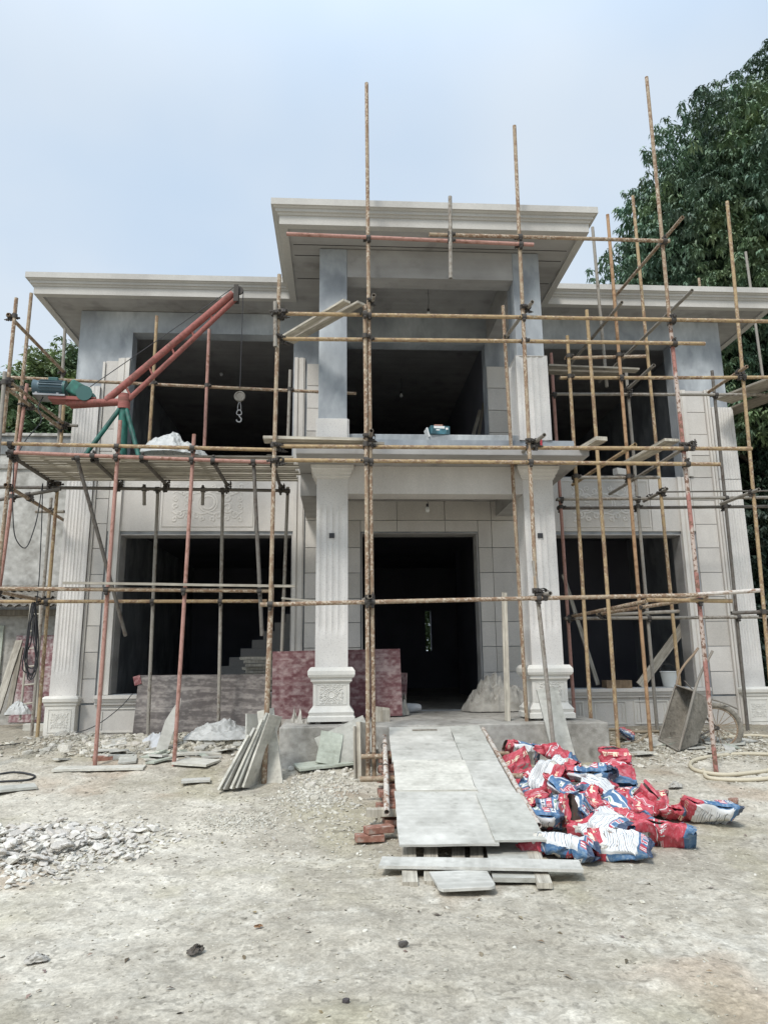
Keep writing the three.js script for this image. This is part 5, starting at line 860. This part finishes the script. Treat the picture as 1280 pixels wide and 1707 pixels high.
// ------------------------------------------------------------------ the neighbour's house and shed at the left
{
  const n = thing('neighbour_house', 'pale plastered neighbouring house wall with a dark weathered parapet at the left edge', 'house', [-10.6, 0, -5]);
  const pl = std({ map: rep(T.rough, 2.6), color: new THREE.Color(1.12, 1.13, 1.14), ...bump(T.fine, .5, .003) });
  part(n, 'wall', bx(-6, 4.6, .2, 6.2, -5, 0), pl); part(n, 'parapet', bx(-6.02, 4.62, 6.2, 6.62, -.30, .03), std({ map: rep(T.bare, 1.2), color: new THREE.Color(.62, .60, .56) })); part(n, 'coping', uvm(new RoundedBoxGeometry(10.7, .07, .42, 2, .01).translate(-.7, 6.655, -.13)), M.rough);
  part(n, 'string_course', bx(-6.02, 4.62, 5.85, 5.95, .001, .05), M.rough);
  const s = thing('shed', 'low shed with corrugated tile roof and pink patched wall, left of the house', 'shed', [-6.3, 0, -2.2]);
  part(s, 'wall', [bx(-3, -.42, .4, 2.35, -2.6, 0), bx(.28, 1.6, .4, 2.35, -2.6, 0), bx(-.42, .28, 2.18, 2.35, -2.6, 0), bx(-.42, .28, .4, 2.18, -2.6, -.1)], M.rough);
  part(s, 'wall_patch', bx(.50, 1.3, .5, 2.0, .001, .014), std({ map: rep(T.redPly, 1.2), color: new THREE.Color(1.7, 1.95, 1.95) }));
  part(s, 'door_frame', [bx(.18, .28, .42, 2.18, .001, .05), bx(-.42, -.34, .42, 2.18, .001, .05), bx(-.34, .18, 2.08, 2.18, .001, .05)], std({ map: rep(T.dusty, .8), color: new THREE.Color(.85, .92, .85) }));
  part(s, 'post', bx(-.66, -.56, .42, 2.34, .10, .2), std({ map: rep(T.redPly, .6), color: new THREE.Color(.9, .7, .7) })); part(s, 'lintel', bx(-1.2, 1.55, 2.35, 2.45, -.1, .16), M.woodDark);
  // roof of overlapping corrugated sheets
  for (let k = 0; k < 3; k++) { const g = gridSurface(120, 3, (u, v) => { const x = (u - .5) * 5.4, z = .45 - (k + v * 1.12) * .95; return [x, 2.5 + (k + v) * .22 + .028 * Math.sin(x * 42) + .02 * (vn(x * 4 + k * 9, v * 3) - .5) + (v < .1 ? .01 : 0), z]; }); const b = g.clone(); b.translate(0, -.014, 0); const m = part(s, k ? `roof_sheet_00${k}` : 'roof_sheet', merge([uvm(g), uvm(b)]), std({ map: rep(T.rough, 1), color: new THREE.Color(.50, .47, .43), side: THREE.DoubleSide })); m.position.x = k * .04 - .7; }
  const ld = thing('ladder', 'makeshift wooden ladder leaning on the shed left of the cable coil', 'ladder');
  const a0 = [-5.058,0.635,-0.9], a1 = [-5.35,2.584,-1.6], b0 = [-4.803,0.668,-0.9], b1 = [-5.198,2.583,-1.6];
  part(ld, 'rail', rod(V3(...a0), V3(...a1), .02, 8), M.wood); part(ld, 'rail', rod(V3(...b0), V3(...b1), .02, 8), M.wood);
  for (let i = 0; i < 6; i++) { const t = .12 + i * .15; part(ld, 'rung', rod(V3(...a0).lerp(V3(...a1), t), V3(...b0).lerp(V3(...b1), t), .013, 8), M.woodPale); }
  plank('grey weathered plank leaning on the shed doorway, left of the ladder', [-5.573,0.713,-1.2], [-5.661,1.902,-2], .12, .04, M.wood, V3(0, 0, 1));
  plank('darker bowed plank leaning beside the grey one at the shed', [-5.382,0.691,-1.2], [-5.597,1.776,-1.95], .08, .04, M.woodDark, V3(0, 0, 1));
}
// ------------------------------------------------------------------ trees
function leafSpray(n, len, wid, droop, seed) {               // a twig end with a handful of leaves
  const r = mulberry(seed), pos = [];
  for (let i = 0; i < n; i++) {
    const a = r() * 6.283, t = r(), o = V3((r() - .5) * .5, (r() - .5) * .34, (r() - .5) * .5).multiplyScalar(len * 2.4);
    const d = V3(Math.cos(a), -droop * (.4 + 1.1 * t), Math.sin(a)).normalize(), side = d.clone().cross(V3(0, 1, 0)).normalize().multiplyScalar(wid * (.7 + .6 * r())), L = len * (.7 + .6 * r());
    const p0 = o, p1 = o.clone().addScaledVector(d, L * .45).add(V3(0, .05 * L, 0)), p2 = o.clone().addScaledVector(d, L).add(V3(0, -.18 * L, 0)), l = p1.clone().add(side), q = p1.clone().sub(side);
    for (const v of [p0, l, q, l, p2, q]) pos.push(v.x, v.y, v.z);
  }
  const g = new THREE.BufferGeometry(); g.setAttribute('position', new THREE.Float32BufferAttribute(pos, 3)); g.setAttribute('uv', new THREE.Float32BufferAttribute(new Float32Array(pos.length / 3 * 2), 2)); g.computeVertexNormals(); return g;
}
const leafMat = (r, g, b) => new THREE.MeshPhysicalMaterial({ color: new THREE.Color(r, g, b), roughness: .5, transmission: .22, thickness: 0, side: THREE.DoubleSide });
function tree(name, label, base, trunkH, lobes, nSpray, leaf, mat, seed, group, limbs = 9) {
  const t = thing(name, label, 'tree', base, group), r = mulberry(seed);
  const bark = std({ map: rep(T.wood, .6, 1.6), color: new THREE.Color(.34, .30, .26) }), wood = [];
  const c0 = lobes[0];
  wood.push(rod(V3(0, 0, 0), V3(.1, trunkH, 0), .30 * trunkH / 5, 12, .19 * trunkH / 5));
  part(t, 'trunk', uvm(wood[0]), bark);
  const lb = []; for (let i = 0; i < limbs; i++) { const L = lobes[i % lobes.length], e = V3(L[0] + (r() - .5) * L[3], L[1] + (r() - .3) * L[3] * .6, L[2] + (r() - .5) * L[3]), s = V3(.1, trunkH * (.75 + .25 * r()), 0), m = s.clone().lerp(e, .5).add(V3((r() - .5) * .6, .5, (r() - .5) * .6)); const g = new THREE.TubeGeometry(new THREE.CatmullRomCurve3([s, m, e]), 10, .07, 7); lb.push(uvm(g)); }
  part(t, 'limbs', lb, bark);
  const geo = leafSpray(leaf.n, leaf.len, leaf.wid, leaf.droop, seed + 1), crown = new THREE.InstancedMesh(geo, mat, nSpray), M4 = new THREE.Matrix4(), Q = new THREE.Quaternion(), c = new THREE.Color();
  const tot = lobes.reduce((s, l) => s + l[3] ** 2, 0); let k = 0;
  lobes.forEach((l, li) => {
    const n = li === lobes.length - 1 ? nSpray - k : Math.round(nSpray * l[3] ** 2 / tot);
    for (let i = 0; i < n && k < nSpray; i++) {
      const th = r() * 6.283, cz = 2 * r() - 1, rad = l[3] * Math.pow(r(), .36), sx = Math.sqrt(1 - cz * cz);
      const dx = sx * Math.cos(th), dz = sx * Math.sin(th), n3 = vn3(dx * 2.2 + li * 3 + 20, cz * 2.2 + 20, dz * 2.2 + 20, seed) , q = rad * (.62 + .62 * n3);
      const x = l[0] + dx * q, y = l[1] + cz * q * (l[4] || .85), z = l[2] + dz * q;
      if (vn3(x * 1.1 + 40, y * 1.1 + 40, z * 1.1 + 40, seed + 5) < (leaf.gap || .22)) { M4.makeScale(0, 0, 0); }
      Q.setFromEuler(new THREE.Euler((r() - .5) * .5, r() * 6.283, (r() - .5) * .5)); const s = .75 + .55 * r(); M4.compose(V3(x, y, z), Q, V3(s, s, s)); crown.setMatrixAt(k, M4);
      const yg = sstep(.45, .75, vn3(x * .9 + 30, y * .9 + 30, z * .9 + 30, seed + 15)) * (.4 + .6 * r()), v = .55 + .75 * vn3(x * .8 + 10, y * .8 + 10, z * .8 + 10, seed + 9) + (r() - .5) * .4 + .35 * yg; c.setRGB(v * (1 + .35 * yg + (r() - .5) * .2), v * (1 + .12 * yg), v * (1 - .15 * yg + (r() - .5) * .2)); crown.setColorAt(k, c); k++;
    }
  });
  crown.name = 'crown'; crown.userData.kind = 'stuff'; t.add(crown); return t;
}
tree('tree', 'big dark evergreen tree with drooping leaves rising behind the right end of the house', [10.9, .3, -5.2], 6.0,
  [[.4, 11.6, 0, 3.9], [-1.7, 9.9, .2, 2.7], [1.4, 14.6, -.4, 3.2], [-.7, 13.3, .6, 2.4], [2.8, 9.6, .4, 3.4], [-2.9, 9.9, 0, 1.3], [-1.9, 7.6, -.4, 2.0], [.6, 7.6, .8, 2.6], [-2.6, 11.3, .2, 1.1], [-3.4, 8.4, -.3, 1.0], [3.6, 15.0, 0, 3.6], [4.8, 18.2, 0, 3.2], [2.8, 16.9, .4, 2.6], [-2.2, 12.2, .5, 1.5], [.6, 14.6, .8, 1.8], [-.9, 11.8, 1.4, 1.5], [1.0, 9.6, 2.0, 1.8]], 40000, { n: 20, len: .135, wid: .024, droop: 1.0, gap: .2 }, leafMat(.115, .19, .115), 401, null, 13);
tree('tree', 'dense dark undergrowth tree beyond the right side wall, behind the outermost uprights', [9.6, .3, -6.5], 3.0, [[.0, 3.6, 0, 2.4], [1.8, 5.6, .3, 2.4], [.6, 1.6, .6, 1.9], [2.8, 2.4, .4, 2.6], [-.4, 5.8, -.6, 1.8], [3.4, 7.2, 0, 2.2]], 9000, { n: 16, len: .17, wid: .034, droop: .8, gap: .2 }, leafMat(.034, .066, .042), 433);
tree('tree', 'light green bushy tree seen between the left scaffolding and the house corner', [-8.6, .3, -9.5], 6.0, [[.3, 9.6, 0, 1.3], [-.5, 8.4, .2, 1.5], [.8, 8.2, .3, 1.3], [.2, 7.0, 0, 1.9], [-.7, 9.0, .1, 1.0], [-.9, 7.2, .4, 1.3]], 2600, { n: 18, len: .17, wid: .04, droop: .4, gap: .24 }, leafMat(.17, .25, .13), 457);
tree('tree', 'distant tree top at the left edge above the parapet', [-15.4, .3, -16], 5.5, [[0, 8.4, 0, 1.7], [-1.6, 7.6, .2, 1.6], [1.2, 7.4, 0, 1.3]], 700, { n: 18, len: .22, wid: .06, droop: .4, gap: .22 }, leafMat(.13, .19, .13), 479);
{
  const t = thing('bush', 'green bush outside the far end of the hallway, seen through the narrow rear opening', 'bush', [2.9, .4, -11.2]);
  const geo = leafSpray(16, .2, .05, .4, 9), m = new THREE.InstancedMesh(geo, leafMat(.14, .20, .06), 260), M4 = new THREE.Matrix4(), r = mulberry(12); for (let i = 0; i < 260; i++) { M4.compose(V3((r() - .5) * 1.8, r() * 3, (r() - .5) * .8), new THREE.Quaternion().setFromEuler(new THREE.Euler(r(), r() * 6, r())), V3(1, 1, 1)); m.setMatrixAt(i, M4); } m.name = 'foliage'; m.userData.kind = 'stuff'; t.add(m);
}
// ------------------------------------------------------------------ rubble, chips and gravel
const dirtMats = [[170, 161, 146], [150, 142, 128], [184, 176, 162]].map((c) => std({ map: rep(T.dusty, .35), color: new THREE.Color().setRGB(...c.map((v) => v / 190)) }));
const stoneMats = [[196, 190, 184], [176, 170, 160], [206, 202, 196], [154, 148, 138], [186, 178, 172]].map((c) => std({ map: rep(T.dusty, .35), color: new THREE.Color().setRGB(...c.map((v) => v / 170)) }));
const heapMats = [[214, 208, 208], [196, 190, 192], [226, 222, 220], [176, 168, 166]].map((c) => std({ map: rep(T.dusty, .35), color: new THREE.Color().setRGB(...c.map((v) => v / 172)) }));
const flakes = []; for (let i = 0; i < 12; i++) flakes.push(lump(.30 + .25 * (i % 3) / 2, 600 + i, i % 3 ? 0 : 1));
const lumps = []; for (let i = 0; i < 8; i++) lumps.push(lump(.8, 700 + i, 1));
function chip(parent, name, x, z, s, lift, geo, mat, tilt = .3) { const m = new THREE.Mesh(geo, mat); m.name = name; m.position.set(x, groundH(x, z) + lift, z).sub(parent.position); m.rotation.set(rr(-tilt, tilt), rr(0, 6.28), rr(-tilt, tilt), 'YXZ'); m.scale.set(s * rr(.8, 1.3), s, s * rr(.7, 1.1)); parent.add(m); return m; }
const pick = (a) => a[Math.floor(rnd() * a.length)];
function scatterStuff(parent, name, n, pos, size, geos, mats, tilt = .5) {
  geos.forEach((g, gi) => {
    const k = Math.floor(n / geos.length), m = new THREE.InstancedMesh(g, mats[gi % mats.length], k), M4 = new THREE.Matrix4(), c = new THREE.Color();
    for (let i = 0; i < k; i++) { const [x, z] = pos(), s = size(); M4.compose(V3(x, groundH(x, z) + s * .10, z).sub(parent.position), new THREE.Quaternion().setFromEuler(new THREE.Euler(rr(-tilt, tilt), rr(0, 6.28), rr(-tilt, tilt), 'YXZ')), V3(s * rr(.8, 1.4), s, s * rr(.7, 1.1))); m.setMatrixAt(i, M4); const v = rr(.72, 1.08); c.setRGB(v, v, v * rr(.96, 1)); m.setColorAt(i, c); }
    m.name = name; m.userData.kind = 'stuff'; parent.add(m);
  });
}
const gauss = () => (rnd() + rnd() + rnd() - 1.5) / 1.5;
{
  const t = thing('rubble_heap', 'low heap of pale broken stone flakes in the left foreground', 'rubble', [-2.5, .05, 4.9]);
  const at = () => { for (;;) { const x = -2.6 + gauss() * 1.6, z = 4.82 + gauss() * .95; if (x < -1.3 - .55 * Math.abs(z - 4.55)) return [x, z]; } };
  for (let i = 0; i < 290; i++) { const [x, z] = at(); const s = .04 + .095 * Math.pow(rnd(), 2.0); const k = Math.exp(-(((x + 2.6) / .8) ** 2 + ((z - 4.9) / .4) ** 2)); chip(t, i ? `stone_flake_${String(i).padStart(3, '0')}` : 'stone_flake', x, z, s, .022 + rnd() * .07 * k, pick(flakes), pick(heapMats), .45); }
  scatterStuff(t, 'small_flakes', 3200, at, () => .022 + .045 * rnd(), flakes.slice(0, 4), heapMats, .6);
}
{
  let i = 0; const nm = () => i++ ? `stone_chip_${String(i - 1).padStart(3, '0')}` : 'stone_chip';
  const zones = [[-3.0, 1.05, 1.8, .45, 100, .20, lumps], [-1.2, 1.6, 1.5, .6, 40, .16, flakes], [-.3, 3.1, .5, .7, 26, .11, lumps], [4.6, 1.2, 1.9, .7, 60, .14, flakes], [3.6, 2.4, 1.4, .5, 28, .10, flakes], [-3.9, .1, .7, .5, 26, .22, lumps], [-.4, 2.2, .4, .3, 16, .16, lumps], [2.6, 2.62, .7, .22, 26, .15, lumps], [.1, 2.7, .5, .2, 18, .13, lumps]];
  for (const [cx, cz, rx, rz, n, s, set] of zones) for (let k = 0; k < n; k++) chip(ground, nm(), cx + gauss() * rx, cz + gauss() * rz, s * (.25 + .75 * rnd() * rnd()), .008, pick(set), pick(stoneMats), .35);
  for (let k = 0; k < 46; k++) { const [x, z] = k < 26 ? [-2.2 + gauss() * 2.2, 1.5 + gauss() * .6] : [4.6 + gauss() * 2, 1.6 + gauss() * .9], w = rr(.10, .32), m = new THREE.Mesh(roughBoard(w, w * rr(.4, .9), rr(.014, .026), .003, 4, 4, .014).rotateX(-Math.PI / 2), pick([M.dustyWhite, M.dusty, M.dustyB, M.dustyGreen])); m.name = k ? `stone_offcut_${String(k).padStart(3, '0')}` : 'stone_offcut'; m.position.set(x, groundH(x, z) + .022, z); m.rotation.set(rr(-.22, .22), rr(0, 6.28), rr(-.22, .22), 'YXZ'); ground.add(m); }
  const any = (x0, x1, z0, z1) => () => [rr(x0, x1), rr(z0, z1)], near = (cx, cz, rx, rz) => () => [cx + gauss() * rx, cz + gauss() * rz];
  scatterStuff(ground, 'gravel', 22000, any(-5, 6.2, .2, 8.8), () => .005 + .022 * Math.pow(rnd(), 5), flakes.slice(0, 6), dirtMats, .4);
  scatterStuff(ground, 'gravel', 900, any(-5, 6.2, .2, 7.2), () => .012 + .03 * Math.pow(rnd(), 3), flakes.slice(0, 6), stoneMats, .4);
  scatterStuff(ground, 'gravel', 1100, near(-.3, 4.2, 2.4, 1.6), () => .012 + .03 * Math.pow(rnd(), 2.5), flakes.slice(0, 6), stoneMats, .4);
  scatterStuff(ground, 'gravel', 4200, near(-2.6, 1.0, 2.4, .7), () => .014 + .075 * Math.pow(rnd(), 2.5), [...lumps.slice(0, 2), ...flakes.slice(0, 6)], [...dirtMats, ...stoneMats]);
  scatterStuff(ground, 'gravel', 1400, near(-.25, 3.3, .55, 1.0), () => .012 + .035 * Math.pow(rnd(), 3), lumps.slice(0, 4), stoneMats);
  scatterStuff(ground, 'gravel', 1000, near(-.9, 4.1, .55, .4), () => .01 + .025 * Math.pow(rnd(), 3), flakes.slice(0, 4), stoneMats);
  scatterStuff(ground, 'gravel', 5200, near(4.7, 1.6, 2.4, 1.1), () => .014 + .06 * Math.pow(rnd(), 3), flakes.slice(0, 8), [...dirtMats, ...stoneMats]);
  // dry leaves and splinters on the dirt in front
  const leaf = new THREE.InstancedMesh(leafSpray(1, .035, .008, .02, 77), std({ color: new THREE.Color(.12, .10, .08), side: THREE.DoubleSide }), 260), M4 = new THREE.Matrix4(), c = new THREE.Color();
  for (let k = 0; k < 260; k++) { const x = rr(-4, 5), z = rr(2.5, 8.6); M4.compose(V3(x, groundH(x, z) + .008, z), new THREE.Quaternion().setFromEuler(new THREE.Euler(rr(-.3, .3), rr(0, 6.28), rr(-.3, .3))), V3(1, 1, 1).multiplyScalar(rr(.5, 1.4))); leaf.setMatrixAt(k, M4); const v = rr(.6, 2.2); c.setRGB(v, v * rr(.8, 1), v * rr(.6, .95)); leaf.setColorAt(k, c); }
  leaf.name = 'leaf_litter'; leaf.userData.kind = 'stuff'; ground.add(leaf);
  const bit = (label, p, g, m, ry = 0) => { const o = solo(label[1], label[0], label[2], g, m); o.position.set(...p); o.rotation.y = ry; };
  bit(['crumpled pale scrap of paper on the dirt in the left foreground', 'paper_scrap', 'scrap'], [-1.568,-0.001,6.879], heap(.15, .09, .035, 31, 16), M.tarp, .2);
  bit(['dark dry curled leaf on the dirt at bottom left of centre', 'dry_leaf', 'leaf'], [-0.773,0,6.845], heap(.11, .07, .035, 33, 14), std({ color: new THREE.Color(.10, .085, .07), side: THREE.DoubleSide }), .6);
  bit(['small dark clod lying on the dirt at bottom centre', 'clod', 'stone'], [0.335,0.012,6.839], lumps[2].clone().scale(.055, .045, .03), std({ color: new THREE.Color(.09, .08, .07) }), .4);
  bit(['little dark pebble at the bottom edge left of centre', 'pebble', 'stone'], [0.026,0.008,7.451], lumps[3].clone().scale(.035, .03, .03), std({ color: new THREE.Color(.06, .05, .05) }));
  bit(['orange dry leaf on the dirt left of centre foreground', 'dry_leaf', 'leaf'], [-0.48,0,6.515], heap(.06, .035, .012, 35, 12), std({ color: new THREE.Color(.30, .17, .09), side: THREE.DoubleSide }), .2);
  bit(['brown round brick lump on the dirt right of the separate bag', 'brick_piece', 'brick'], [3.825,0.12,3.889], lumps[4].clone().scale(.11, .09, .10), M.brick, .3);
  bit(['white paper scrap on the earth between the heap and the hose', 'paper_scrap', 'scrap'], [3.504,0.149,3.307], heap(.24, .12, .05, 37, 18), M.tarp, .5);
}
for (const o of scene.children) shade(o);
renderer.render(scene, camera);
